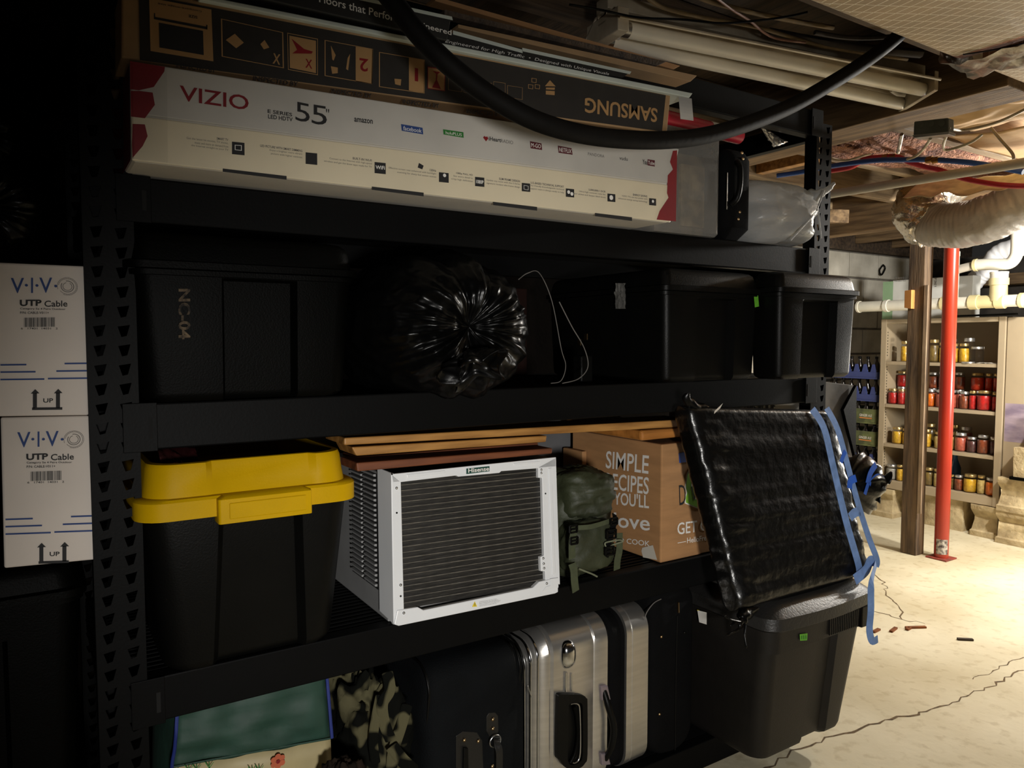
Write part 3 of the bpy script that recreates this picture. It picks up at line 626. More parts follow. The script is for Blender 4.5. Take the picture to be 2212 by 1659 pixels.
tuft(kn, .055, 1.3, M['film'], tb, dirv=(0, -.55, -.85))
rb = thing('wooden_board', 'dim reddish brown wooden panel standing at the back of second shelf', 'panel', (1.1, 1.9, 1.1285))
MB().box(1.10, 1.93, 1.1295, 1.30, 1.95, 1.40).build('panel', mat('red_wood', (34, 19, 15), .7, spec=.1, var=.2, scale=6, stretch=(6, 6, 1)), rb, bevel=.003)
def wire(name, pts, r, m, label, cat, k=7): 
    mb = MB().tube(spline(pts, k), r, 6); return tag(mb.build(name, m, smooth=60, loc=pts[0]), label, cat)
Yw = 1.47
wire('white_cable', [at(1208, 652, Y=Yw), at(1235, 705, Y=Yw), at(1262, 752, Y=Yw), at(1270, 792, Y=Yw), at(1250, 818, Y=Yw), at(1215, 828, Y=1.46)], .0013, M['greytxt'], 'thin pale cable curling down between trash bag and green-tagged tote', 'cable')
wire('white_cable', [at(1120, 604, Y=1.52), at(1140, 590, Y=1.5), at(1165, 590, Y=1.5), at(1192, 650, Y=1.5), at(1212, 752, Y=1.47), at(1222, 790, Y=1.46), at(1212, 822, Y=1.46), at(1190, 828, Y=1.46)], .0011, M['greytxt'], 'hair-thin grey cable looping behind the trash bag edge', 'cable')
lt = thing('adapter', 'small dark power adapter with metal prongs beside the coiled cable', 'adapter', (1.12, 1.5, 1.1285))
ap = at(1258, 790, Y=1.56)
MB().box(ap.x-.02, 1.54, 1.1295, ap.x+.02, 1.575, 1.20).build('adapter_body', M['black'], lt, bevel=.004)
for i, (a, b) in enumerate(((1250, 738), (1264, 726))):
    q = at(a, b, Y=1.537); MB().box(q.x-.0015, 1.528, q.z-.01, q.x+.0015, 1.5395, q.z+.006).build('prong', M['brass'], lt)
# ------------------------------------------------------------------ third tier
yt = thing('storage_tote', 'tall black tote with bright yellow latched lid on third shelf', 'storage tote', (.35, 1.6, .63))
x0, x1, y0, y1 = .143, .54, 1.405, 1.87
na, nb = at(476, 1200, Y=1.41).x, at(655, 1200, Y=1.41).x
def yb(z, d, e=0):
    t = (.93-z)/.30*.03+e; w_ = (.93-z)/.3*.012
    return ringn(x0+t+.012, x1-t-.012, y0+t*.8+.006, y1-t, z, .045, na-w_, nb+w_, d, 6, .012)
MB().loft([yb(.6325, .02, .012), yb(.642, .02, .003), yb(.65, .02), yb(.91, .018), yb(.925, .016)]).build('body', M['black'], yt, smooth=35)
MB().loft([[p for p in ringn(x0-.004+e, x1+.002-e, y0-.012+e, y1+.01-e, z, .05, na-.02, nb+.03, d, 6, .012)] for z, e, d in
  ((.926, .006, .0005), (.925, .0, .0005), (.957, .0, .0005), (.9615, .004, .0005), (.962, .016, .002), (.982, .019, .010), (1.012, .022, .013), (1.020, .025, .013), (1.021, .034, .008), (1.014, .040, .005), (.975, .05, .002))]).build('lid', M['yellow'], yt, smooth=40)
lx0, lx1 = at(470, 1100, Y=1.385).x, at(672, 1100, Y=1.385).x
lb = MB().loft([ring(lx0, lx1, 1.375, 1.42, z, .006) for z in (.913, .957)]+[ring(lx0+.01, lx1-.01, 1.383, 1.42, .962, .006)]).build('latch', M['yellow'], yt, smooth=40, bevel=.002)
MB().box(lx0+.018, 1.3725, .921, lx1-.012, 1.376, .950).build('latch_plate', M['yellow'], lb, bevel=.003)
fo = thing('snack_packet', 'shiny maroon foil packet lying in the recess of yellow lid', 'packet', at(388, 985, Y=1.5))
fp = PY(1.50)
MB().grid(lambda u, v: fp(345+83*u, 968+(30+14*math.sin(u*3))*v)+Vector((0, .06*(1-v)-.02*math.sin(v*PI)+.012*nz((u, v, 0), 5), .008*nz((u, v, 2), 6))), 14, 10).build('packet', mat('maroon_foil', (150, 96, 92), .2, .85, var=.3, scale=6, rgb2=(90, 30, 36)), fo, solid=.001, smooth=50)
MB().box(.25, 1.55, .9755, .36, 1.65, .985).build('packet_back', MATS['maroon_foil'], fo)
# ---- window air conditioner, leaning back a little
A0, A1, A2 = at(853, 1352, Z=.6315), at(1205, 1274, Z=.6315), at(828, 1022, Y=1.478)
pa = plane3(A0, A1, A2); nb_ = -pa.n
ac = thing('air_conditioner', 'white window air conditioner with bare grey coil facing out on third shelf', 'air conditioner', A0)
q = lambda x, y: (740+x*.31338, 880+y*.31338)
P = lambda x, y: pa(*q(x, y))
back = Vector((nb_.x, nb_.y, 0)).normalized()
c = [P(335, 470), P(352, 1500), P(1485, 1272), P(1470, 345)]
MB().prism([p+nb_*.03 for p in c], back*.36).build('shell', mat('ac_shell', (150, 150, 150), .4, var=.05), ac, bevel=.003)
# left flank with louvres
fl = [P(335, 455), P(352, 1500)]
MB().loft([[fl[0], fl[1], fl[1]+back*.07+Vector((-.004, 0, .01)), fl[0]+back*.07+Vector((-.004, 0, .004))], [p+Vector((.006, 0, 0)) for p in (fl[0], fl[1], fl[1]+back*.07, fl[0]+back*.07)]]).build('side_panel', M['white'], ac, bevel=.002)
side = lambda t, d, o=0: fl[0].lerp(fl[1], t)+back*d+Vector((-.001-o, 0, 0))
for d0, d1 in ((.085, .15), (.165, .235)):
    pn = MB(); pn.quad(side(.04, d0-.006), side(.84, d0-.006), side(.84, d1+.006), side(.04, d1+.006)); po = pn.build('louvre_panel', slotm, ac)
    l0 = None
    for i in range(23):
        t = .045+i*.0345; a = side(t, d0); lo = a-ac.location
        if l0 is None:
            mb = MB(); h = Vector((0, 0, -.0042)); o = Vector((-.006, 0, 0)); b = side(t, d1)
            mb.loft([[a, a+o, a+o+h, a+h*1.4], [b, b+o, b+o+h, b+h*1.4]]); l0 = mb.build('louvre', MATS['ac_shell'], ac, loc=lo)
        else: rep(l0, lo)
# coil
coil = MB(); coil.quad(*[p+nb_*.012 for p in (P(395, 500), P(420, 1400), P(1400, 1230), P(1370, 400))])
cm = mat('coil_fins', (62, 60, 57), .5, .6, var=.25, scale=30, stretch=(1, 1, 14), rgb2=(40, 39, 37))
coil.build('coil_panel', cm, ac)
tubem = mat('coil_tube', (150, 147, 140), .4, .7, var=.2, scale=40)
t0 = None
for i in range(22):
    t = (i+.6)/22.3; a = P(400+22*t, 515+870*t)+nb_*.010; b = P(1376+24*t, 418+795*t)+nb_*.010; lo = a-ac.location
    MB().tube([a, b], .0014 if i % 2 else .0011, 6).build('coil_tube', tubem, ac, loc=lo)
def acp(name, pts, th=.012, m=None, off=0, **k): return MB().prism([P(*p)+pa.n*off for p in pts], nb_*th).build(name, m or M['white'], ac, **k)
acp('top_bar', [(335, 460), (1472, 343), (1472, 410), (1095, 440), (1082, 452), (800, 478), (785, 470), (405, 515), (345, 520)], bevel=.0015)
acp('left_bar', [(335, 455), (403, 512), (424, 1390), (352, 1500)], bevel=.0015)
acp('right_bar', [(1350, 410), (1472, 343), (1500, 1222), (1398, 1190), (1396, 1130), (1368, 1130), (1365, 1030), (1390, 1020), (1376, 486), (1350, 486)], bevel=.0015)
acp('bottom_bar', [(375, 1396), (515, 1375), (555, 1396), (1310, 1240), (1352, 1200), (1480, 1172), (1482, 1272), (1462, 1282), (385, 1505), (352, 1495)], .014, off=.003, bevel=.002)
acp('pressed_rib', [(440, 462), (705, 434), (708, 455), (442, 486)], .002, off=.0015, bevel=.001); acp('pressed_rib', [(1175, 384), (1360, 370), (1362, 386), (1178, 402)], .002, off=.0015, bevel=.001)
acp('pressed_rib', [(1416, 420), (1440, 415), (1466, 1140), (1442, 1160)], .003, off=.0025, bevel=.0015)
acp('corner_plate', [(1370, 1270), (1395, 1235), (1426, 1225), (1424, 1180), (1480, 1172), (1481, 1240)], .001, off=.0045, bevel=.0005)
scr = None
for x, y in ((372, 556), (1370, 430), (1370, 452), (400, 1224), (1386, 1077), (1389, 1108), (418, 1415), (1402, 1212), (1383, 1040)):
    o_ = .0035 if y > 1195 and x != 400 else .0005
    q_ = P(x, y)+pa.n*o_; lo = q_-ac.location
    if scr is None: scr = MB().lathe(q_, [(.0032, 0), (.0028, .0012), (.0001, .002)], 10, pa.n).build('screw', M['steel'], ac, smooth=60, loc=lo)
    else: rep(scr, lo)
k = MB()
for x, y in ((373, 727), (1398, 594), (340, 460), (400, 1301)): disc(k, P(x, y), pa.n, .0022, .0008)
k.build('hole', slotm, ac)
k = MB(); qpx(k, pa, q(852, 422), q(1012, 405), q(1012, 440), q(852, 460), off=.0008); k.build('badge', mat('badge_green', (30, 70, 60), .4, var=0), ac)
MB(); k = MB(); tpx(k, pa, 'Hisense', q(862, 451), q(1006, 436), q(862, 421), .003, 1); k.build('badge_lettering', M['whiteink'], ac)
k = MB(); qpx(k, pa, q(887, 1373), q(905, 1335), q(921, 1370), off=.0045); k.build('warning_triangle', mat('warn_yellow', (226, 200, 30), .5, var=0), ac)
k = MB(); tpx(k, pa, '!', q(901, 1368), q(907, 1367), q(901, 1348), .006, 1)
for i, w_ in enumerate((118, 130, 145, 140, 120)):
    yy = 1336+i*7.5; tpx(k, pa, ('WARNING disconnect power before servicing', 'Do not remove the outer case of this unit', 'Failure to follow may cause electric shock', 'Attention couper le courant avant service', 'Ne pas enlever le boitier exterieur')[i], q(936, yy+4), q(936+w_, yy+4-w_*.17), q(936, yy), .0055)
k.build('warning_print', M['greytxt'], ac)
# ---- long boards above the air conditioner
def board(name, pts, y, dep, m, label):
    P_ = PY(y); mb = MB().prism([P_(*p) for p in pts], (0, dep, 0)); o = mb.build(name, m, bevel=.003, loc=P_(*pts[0])); return tag(o, label, 'board')
board('pine_board', [(744, 946), (744, 962), (1500, 921), (1500, 905)], 1.475, .12, M['plank'], 'long yellowish pine board right under the second shelf beam')
board('pine_board', [(760, 966), (770, 985), (1180, 955), (1182, 941)], 1.478, .10, M['plank'], 'shorter pine board with rounded end below the longest one')
board('cedar_board', [(770, 988), (770, 996), (1163, 964), (1163, 956)], 1.55, .09, M['plankred'], 'thin set-back reddish board between pine and cedar boards')
board('cedar_board', [(770, 1000), (772, 1019), (1193, 980), (1194, 968)], 1.478, .10, M['plankred'], 'reddish cedar board resting just above the air conditioner')
# ---- boxes at the back
hb = thing('grey_carton', 'plain dark grey carton at the back left of the recipe box', 'box', (1.42, 1.85, .631))
MB().box(1.24, 1.90, .6315, 1.66, 2.04, 1.0).build('carton', mat('grey_carton', (92, 92, 94), .8, var=.08), hb, bevel=.003)
k = MB(); pg = PY(1.8995); qpx(k, pg, (1238, 938), (1250, 938), (1250, 948), (1238, 948)); k.build('mark_print', M['ink'], hb)
h2 = thing('brown_carton', 'small brown carton mostly hidden behind the recipe box corner', 'box', (1.3, 1.75, .631))
a, b = at(1258, 1000, Y=1.78).x, at(1300, 1000, Y=1.78).x
MB().box(a, 1.78, .6315, min(b+.08, 1.42), 1.88, at(1262, 975, Y=1.78).z).build('carton', M['carton'], h2, bevel=.003)
# ---- recipe box
hf = thing('meal_kit_box', 'brown meal kit box printed SIMPLE RECIPES with a green lime', 'box', (1.6, 1.65, .631))
bx0, by0, bx1, by1, bz1 = 1.425, 1.462, 1.80, 1.86, .958
MB().box(bx0, by0, .6315, bx1, by1, bz1).build('carton', M['carton'], hf, bevel=.004)
ph, pl_ = PY(by0-.0003), PX(bx0-.0003)
w_ = lambda x, y: (1160+x*.27731, 860+y*.27731)
def both(mb, pl, s, bl, br, tl, b=.5): return tpx(mb, pl, s, w_(*bl), w_(*br), w_(*tl), .0005, b)
k = MB()
both(k, pl_, 'SIMPLE', (535, 545), (868, 592), (540, 410)); both(k, pl_, 'RECIPES', (535, 705), (870, 752), (538, 580)); both(k, pl_, "YOU'LL", (600, 828), (873, 860), (600, 728), .8)
both(k, pl_, 'love', (600, 1003), (880, 1035), (600, 890), .6); both(k, pl_, 'TO COOK', (600, 1120), (880, 1156), (600, 1080), .4)
both(k, ph, 'GET COOKING', (1093, 1065), (1640, 985), (1093, 972)); both(k, ph, 'HelloFresh.com', (1168, 1130), (1440, 1090), (1168, 1088), .3)
qpx(k, ph, w_(1095, 1126), w_(1160, 1114), w_(1160, 1119), w_(1095, 1131)); k.build('white_print', M['whiteink'], hf)
k = MB()
cx, cy = 1265, 685; lime = [(1240, 500), (1300, 520), (1360, 600), (1390, 700), (1370, 800), (1330, 850), (1270, 868), (1210, 845), (1150, 820), (1148, 780), (1160, 740), (1150, 690), (1165, 590), (1195, 530)]
qpx(k, ph, *[w_(*p) for p in lime]); k.build('lime_outline', M['whiteink'], hf)
k = MB(); qpx(k, ph, *[w_(cx+(x-cx)*.93, cy+(y-cy)*.95) for x, y in lime], off=.0014); k.build('lime_emblem', M['limeink'], hf)
k = MB(); both(k, PY(by0-.0014), 'HELLO', (1200, 720), (1380, 700), (1205, 590), .3); both(k, PY(by0-.0014), 'FRESH', (1232, 790), (1400, 770), (1232, 710), .5); k.build('lime_lettering', M['whiteink'], hf)
k = MB(); both(k, PY(by0-.0016), 'D', (1110, 835), (1160, 825), (1105, 680), -.3); both(k, PY(by0-.0016), 'V', (1195, 810), (1250, 800), (1200, 690), -.3); k.build('pen_lettering', M['ink'], hf)
k = MB(); qpx(k, ph, w_(1102, 428), w_(1240, 405), w_(1240, 488), w_(1106, 505), off=.001); k.build('tape_strip', mat('deep_blue_tape', (36, 72, 160), .6, var=.08), hf)
k = MB(); qpx(k, pl_, w_(822, 1165), w_(905, 1145), w_(938, 1260), w_(828, 1240), w_(815, 1190), off=.001); k.build('torn_sticker', M['paper'], hf)
tag(MB().prism([PY(1.47)(*p) for p in [(1385, 930), (1386, 953), (1510, 941), (1510, 922)]], (0, .34, .0)).build('pine_block', mat('varnished_pine', (190, 124, 58), .35, var=.2, scale=5, stretch=(1, 6, 6), coat=.3), bevel=.008, loc=(1.45, 1.5, .96)), 'varnished pine block with a knot lying on the recipe box', 'wood block')
# ---- olive backpack
bp_ = thing('backpack', 'olive green nylon backpack with dangling straps between air conditioner and recipe box', 'backpack', (1.18, 1.52, .631))
w5 = lambda x, y: (1160+x*.27731, 860+y*.27731)
pk = PY(1.44)
def clothy(c, r, e, seed, amp=.05, zmin=None, nu=56, nv=40, extra=None):
    def fn(d):
        k = sq(d, e)*(1+amp*nz(d, 2.3, seed)+amp*.9*abs(nz(d+Vector((nz(d, 2, seed), 0, 0))*.4, 5, seed+2))+amp*.25*nz(d, 13, seed))
        return k*(extra(d) if extra else 1)
    return blob(c, r, fn, nu, nv, zmin)
clothy((1.193, 1.60, .745), (.098, .125, .125), .55, 4, .10, .6315).build('pack_body', M['olive'], bp_, smooth=80)
clothy((1.195, 1.545, .842), (.085, .095, .062), .7, 9, .14).build('top_flap', M['olive'], bp_, smooth=80)
clothy((1.175, 1.475, .72), (.072, .045, .065), .5, 14, .10).build('front_pocket', M['olive'], bp_, smooth=80)
strap = mat('olive_webbing', (66, 72, 48), .8, var=.1, scale=90)
def rib(name, pts, wd, m, parent, y=1.425, nrm=(0, -1, 0), k=5): return ribbon(MB(), spline([(PY(p[2]) if len(p) > 2 else PY(y))(*w5(p[0], p[1])) for p in pts], k), nrm, wd, .0016).build(name, m, parent)
rib('strap', [(285, 1000, 1.425), (283, 1050, 1.42), (272, 1130, 1.423), (272, 1250, 1.43)], .020, strap, bp_)
rib('strap', [(270, 1290, 1.43), (285, 1340, 1.425), (290, 1420, 1.425), (300, 1505, 1.43)], .021, strap, bp_)
rib('strap', [(600, 905, 1.44), (605, 960, 1.428), (570, 1080, 1.424), (545, 1200, 1.424), (560, 1220, 1.43)], .016, M['blackf'], bp_)
rib('strap', [(640, 1050, 1.435), (640, 1180, 1.43), (625, 1260, 1.43), (620, 1335, 1.435)], .021, strap, bp_)
rib('strap', [(285, 1010, 1.43), (420, 1000, 1.422), (570, 955, 1.428)], .012, strap, bp_)
for x, y, s in ((285, 1020, .008), (290, 1110, .008), (580, 1060, .011), (565, 1190, .010), (600, 960, .008)):
    c = PY(1.417)(*w5(x, y)); bk = MB(); t = .0022
    for ax, az, hx, hz in ((0, s, s*1.3, t), (0, -s, s*1.3, t), (-s*1.3, 0, t, s), (s*1.3, 0, t, s), (0, 0, s*1.2, t)): bk.box(c.x+ax-hx, c.y-.002, c.z+az-hz, c.x+ax+hx, c.y+.002, c.z+az+hz)
    tag(bk.build('buckle', M['black'], bp_), kind=None)['kind'] = 'stuff'
MB().tube(spline([PY(1.42)(*w5(*p)) for p in ((540, 1165), (530, 1130), (575, 1115), (640, 1105), (670, 1115), (600, 1140), (560, 1160))]), .0022, 6).build('cord', mat('pale_olive', (120, 124, 100), .8), bp_, smooth=60)
MB().tube(spline([PY(1.425)(*w5(*p)) for p in ((330, 1330), (380, 1350), (430, 1370), (468, 1390))]), .0025, 6).build('cord', MATS['pale_olive'], bp_, smooth=60)
# ---- black wrapped slab leaning out on the low tote
B0, B1 = at(1604, 1322, Z=.553), at(1882, 1245, Z=.556)
T0 = at(1488, 872, Y=1.362); pp = plane3(B0, B1, T0)
B1 = pp(1888, 1240); T1 = pp(1805, 884); nin = -pp.n
pkg = thing('wrapped_package', 'flat slab wrapped in shiny black plastic and blue tape leaning on lower tote', 'package', B0)
def slab(front=True):
    nu, nv = 90, 80
    def f(u, v):                                   # u across, v up; wraps from the front round to the back
        uu = (u-.5)*2; th = .078
        ang = u*2*PI; L_ = abs(math.cos(ang))**.16*(1 if math.cos(ang) > 0 else -1); D_ = abs(math.sin(ang))**.45*(1 if math.sin(ang) > 0 else -1)
        s = .5+.5*L_; d = .5+.5*D_
        e = min(1, min(v, 1-v)/.035); e = math.sqrt(max(0, 1-(1-e)**2))
        bow = .022*math.sin(v*PI)*(1-s)
        p = B0.lerp(B1, s).lerp(T0.lerp(T1, s), v)
        p = p+(B1-B0).normalized()*-bow*0
        dep = .5+(d-.5)*(.25+.75*e)
        w1 = nz((s*1.5, v*16+s*1.3, 0), 1, 3); w2 = nz((s*4, v*34+2*s, 5), 1, 8); w3 = nz((s*30, v*6, 9), 1, 2)
        h = .0035*nz((s*4+v*2, v*7-s, 6), 1, 3)+.0020*(1-abs(nz((s*9+v*3, v*14-s*2, 8), 1, 4))*2)+.0024*w1*(.4+abs(nz((s*2, v*3, 1), 1, 5))*2)+.0026*w2*abs(nz((s*3, v*5, 4), 1, 6))*2.2+.0008*w3+.005*nz((s*2, v*2, 7), 1, 5)+.002*(1-abs(nz((s*2.2+v*.5, v*11, 2), 1, 4))*2)
        out = 1 if d < .5 else -.3
        return p+nin*(th*dep)-nin*h*out*(1 if abs(D_) > .3 else .3)+((B1-B0).normalized()*L_*.004*nz((v*25, s*2, 1), 1, 6))
    return MB().grid(lambda u, v: f(u, v), 150, 90, True)
sl = slab(); n_ = 150
sl.f.append(tuple(range(n_-1, -1, -1))); sl.f.append(tuple(range(89*n_, 90*n_)))
wf = mat('wrap_film', (6, 6, 6), .30, var=0, bump=.5, bscale=34, spec=.6, bdist=.006)
sl.build('wrapping', wf, pkg, smooth=70)
# loose top corner, knotted bottom corner and gathered end
def scrunch(name, pts, rs, seed, nn=16, m=None):
    mb = MB().tube(spline(pts, 5), [r for r in rs], nn)
    mb.v = [tuple(Vector(p)+Vector((nz(p, 40, seed), nz(p, 40, seed+5), nz(p, 40, seed+9)))*.010) for p in mb.v]
    return mb.build(name, m or M['film'], pkg, smooth=70)
def rsp(vals, k=5):
    o = []
    for a, b in zip(vals[:-1], vals[1:]): o += [a+(b-a)*i/k for i in range(k)]
    return o+[vals[-1]]
scrunch('loose_corner', [pp(1560, 892)+nin*.02, pp(1520, 880)+nin*.02, pp(1494, 866)+nin*.01, pp(1484, 852)], rsp([.012, .016, .014, .004]), 3)
scrunch('loose_corner', [pp(1640, 1318)+nin*.02, pp(1612, 1330)+nin*.01, pp(1606, 1345), pp(1590, 1352)], rsp([.014, .016, .010, .003]), 5)
for q in ([(1606, 1345), (1580, 1340), (1562, 1330)], [(1604, 1350), (1588, 1362), (1566, 1372)], [(1608, 1350), (1606, 1375), (1610, 1400)], [(1600, 1350), (1585, 1345), (1574, 1352)]):
    MB().tube(spline([pp(*p)-nin*.004 for p in q]), [.0035]*6+[.003]*6+[.0012], 6).build('knot_tail', M['film'], pkg, smooth=60)
G = at(1838, 1048, Y=1.40)
def gat(u, v):
    t = 2*PI*u; ca, sa = math.cos(t), math.sin(t)
    r = .092*(math.sin(min(1, v*1.6+.25)*PI*.5) if v < .5 else max(.2, math.cos((v-.5)/.5*PI*.44)))
    fold = 1-abs(nz((ca*2.6, sa*2.6, v*.8), 1, 3))*1.7
    r *= 1+.22*fold*(.3+v)+.05*nz((ca*5, sa*5, v*4), 1, 6)
    ax = Vector((.90, .22, -.05)).normalized(); a = Vector((0, 0, 1)); b = ax.cross(a).normalized()
    return G+ax*(v*.185-.03)+(a*ca*1.0+b*sa*.8)*r
MB().grid(gat, 120, 34, True).build('gathered_end', wf, pkg, smooth=70)
ke = at(1884, 1046, Y=1.385)
tuft(ke, .040, 2.2, wf, pkg, 'tied_tuft', (.45, -.75, -.35))
bbt = mat('bright_blue_tape', (30, 100, 220), .5, var=.1)
MB().lathe(ke, [(.020, -.006), (.024, 0), (.020, .006)], 18, (.45, -.75, -.35)).build('blue_tape_band', bbt, pkg, smooth=60)
for q, wd in (([(1874, 1044), (1880, 1022), (1892, 1003)], .024), ([(1878, 1046), (1894, 1030), (1908, 1036)], .020), ([(1876, 1042), (1871, 1058), (1868, 1068)], .016)):
    ribbon(MB(), spline([at(*p, Y=1.345) for p in q]), (0, -1, 0), wd).build('blue_tape_end', bbt, pkg)
bt = mat('pale_blue_tape', (118, 154, 214), .55, var=.12, scale=40)
def tape(pts, wd, lift=.012, m=bt, name='blue_tape'):
    return ribbon(MB(), spline([pp(p[0], p[1])-nin*(p[2] if len(p) > 2 else lift) for p in pts], 5), pp.n, wd, .0007).build(name, m, pkg)
tape([(1752, 884, .004), (1772, 926), (1790, 1000), (1806, 1070), (1822, 1135), (1838, 1190), (1850, 1225, .008), (1852, 1244, .006)], .028)
tape([(1783, 882, .004), (1802, 930), (1824, 1010), (1846, 1090), (1868, 1160), (1886, 1208), (1886, 1222, .008)], .025)
tape([(1838, 1252), (1862, 1232), (1872, 1212), (1886, 1215)], .03)
tape([(1828, 1118), (1838, 1108), (1850, 1105)], .026); tape([(1806, 1000), (1812, 984), (1816, 976)], .014, .016, bbt); tape([(1824, 1056), (1826, 1040), (1838, 1034)], .022, .017, bbt)
tp_ = [pp(1884, 1218)-nin*.012]+[at(px, py, Y=1.17) for px, py in ((1882, 1260), (1881, 1320), (1878, 1360), (1884, 1384), (1896, 1380))]
ribbon(MB(), spline(tp_, 5), (-.3, -1, 0), .022, .0007).build('hanging_tape', bt, pkg)
k = MB(); k.quad(*[pp(*p)-nin*.016 for p in ((1534, 890), (1552, 873), (1546, 884), (1533, 896))]); k.build('torn_patch', M['paper'], pkg)
# white carton peeping out above the package
wc = thing('white_carton', 'white carton with black lettering peeking over the wrapped package', 'box', (1.9, 1.6, .9))
MB().box(at(1600, 880, Y=1.5).x, 1.50, .9615, at(1743, 880, Y=1.5).x, 1.80, at(1672, 869, Y=1.5).z).build('carton', M['paper'], wc, bevel=.003)
MB().box(1.81, 1.52, .6315, 2.03, 1.78, .9605).build('lower_carton', M['paper'], wc)
k = MB(); tpx(k, PY(1.4995), 'THIS ROOF', (1604, 890), (1674, 885), (1604, 874), .001, 1); k.build('black_lettering', M['ink'], wc)
# ---- dark cardboard box just past the right upright
dc = thing('dark_carton', 'dusty dark grey carton standing outside the right upright, lid corner bent', 'box', (2.42, 1.62, 0))
MB().prism([PY(1.62)(*p) for p in [(1776, 824), (1844, 832), (1842, 990), (1790, 1012)]], (0, .3, 0)).build('carton', mat('dusty_carton', (92, 86, 78), .8, var=.3, scale=7, rgb2=(44, 42, 40)), dc, bevel=.002)
MB().prism([PY(1.615)(*p) for p in [(1844, 832), (1816, 885), (1842, 990)]], (0, -.012, 0)).build('side_flap', M['black2'], dc)
MB().box(2.33, 1.63, .001, 2.53, 1.92, .80).build('stand', M['black2'], dc)
# ------------------------------------------------------------------ bottom tier
lo = thing('storage_tote', 'large charcoal tote with bowed lid and green tape, jutting from bottom shelf', 'storage tote', (1.83, 1.5, .0805))
LX0, LX1, LY0, LY1 = 1.585, 2.043, 1.222, 1.86
def lb_(z, d, e=0, g=0):
    t = (.46-z)/.38*.03+e; return ringn(LX0+t+.014, LX1-t-.004, LY0+t*1.6+.016, LY1-t-.02, z, .04, at(1760, 1500, Y=1.25).x-(.46-z)*.03, at(1803, 1500, Y=1.25).x+(.46-z)*.03, d, 6, .012)
MB().loft([lb_(.082, .016, .012), lb_(.092, .016, .002), lb_(.105, .016), lb_(.415, .014), lb_(.422, .0006)]).build('body', mat('charcoal_plastic', (26, 24, 22), .45, var=.1, bump=.12, bscale=300, spec=.25), lo, smooth=35)
def lr(e, z): return ring(LX0+e, LX1-e, LY0+e, LY1-e, z, .045, 6)
MB().loft([lr(.010, .414), lr(.004, .415), lr(0, .476), lr(.004, .478)]).build('rim_band', mat('charcoal_plastic', (26, 24, 22), .45, var=.1, bump=.12, bscale=300, spec=.25), lo, smooth=35)
r0 = None
for i in range(16):
    x = 1.835+i*.0085
    lo_ = Vector((x, LY0-.003, .42))-lo.location
    if r0 is None: r0 = MB().box(x, LY0-.003, .422, x+.0035, LY0+.002, .470).build('rim_rib', mat('charcoal_plastic', (26, 24, 22), .45, var=.1, bump=.12, bscale=300, spec=.25), lo, loc=lo_)
    else: rep(r0, lo_)
MB().box(1.982, LY0-.005, .412, 2.037, LY0+.012, .475).build('corner_block', mat('charcoal_plastic', (26, 24, 22), .45, var=.1, bump=.12, bscale=300, spec=.25), lo, bevel=.004)
def bow(p):                                         # front edge of the lid bows forward and up in the middle
    s = (p.x-LX0)/(LX1-LX0); f = max(0, 1-(p.y-LY0)/.1); return Vector((p.x, p.y-.016*math.sin(max(0, min(1, s))*PI)*f, p.z+.0*f))
def ll(e, z, ef=None):
    ef = e if ef is None else ef
    pts = ring(LX0+e, LX1-e, LY0+ef, LY1-e, z, .045, 6); out = []
    for i, p in enumerate(pts):
        out.append(bow(p))
        if i == 6:
            q = pts[7]
            for j in range(1, 8): out.append(bow(p.lerp(q, j/8)))
    return out
MB().loft([ll(-.006, .481), ll(-.008, .483), ll(-.006, .514), ll(-.002, .518), ll(.030, .545), ll(.035, .548), ll(.042, .548), ll(.12, .549)]).build('lid', mat('charcoal_lid', (34, 33, 32), .42, var=.1, bump=.25, bscale=160), lo, smooth=25)
d0 = None                                            # raised basket-weave tiles along the front of the lid
for i in range(16):
    for j in range(4):
        x = LX0+.06+i*.022; y = LY0+.052+j*.02; l2 = Vector((x, y, .5485))-lo.location
        if d0 is None: d0 = MB().box(x, y, .548, x+.017, y+.012, .5498).build('tread_tile', MATS['charcoal_lid'], lo, loc=l2)
        else: rep(d0, l2)
k = MB(); pl2 = PY(LY0-.0006); qpx(k, pl2, (1727, 1370), (1744, 1368), (1743, 1383), (1728, 1384), off=.0006); k.build('tape_tag', M['greentape'], lo)
k = MB(); tpx(k, pl2, 'III', (1730, 1381), (1741, 1380), (1730, 1373), .0016); k.build('pen_lettering', M['greenink'], lo)
pxl = PX(LX0-.0095)
k = MB(); qpx(k, pxl, (1507, 1318), (1527, 1323), (1527, 1349), (1511, 1344), off=.001); k.build('barcode_label', M['whiteink'], lo)
k = MB()
for i, t in enumerate((.1, .25, .35, .5, .62, .78)): qpx(k, pxl, (1512+t*12, 1325+t*3), (1513.2+t*12, 1325.3+t*3), (1513.8+t*12, 1338+t*3), (1512.6+t*12, 1337.7+t*3), off=.0008)
k.build('barcode_print', M['ink'], lo)
k = MB(); qpx(k, pxl, (1506, 1317), (1511, 1318), (1509, 1326), off=.0008); k.build('yellow_corner', MATS['warn_yellow'], lo)
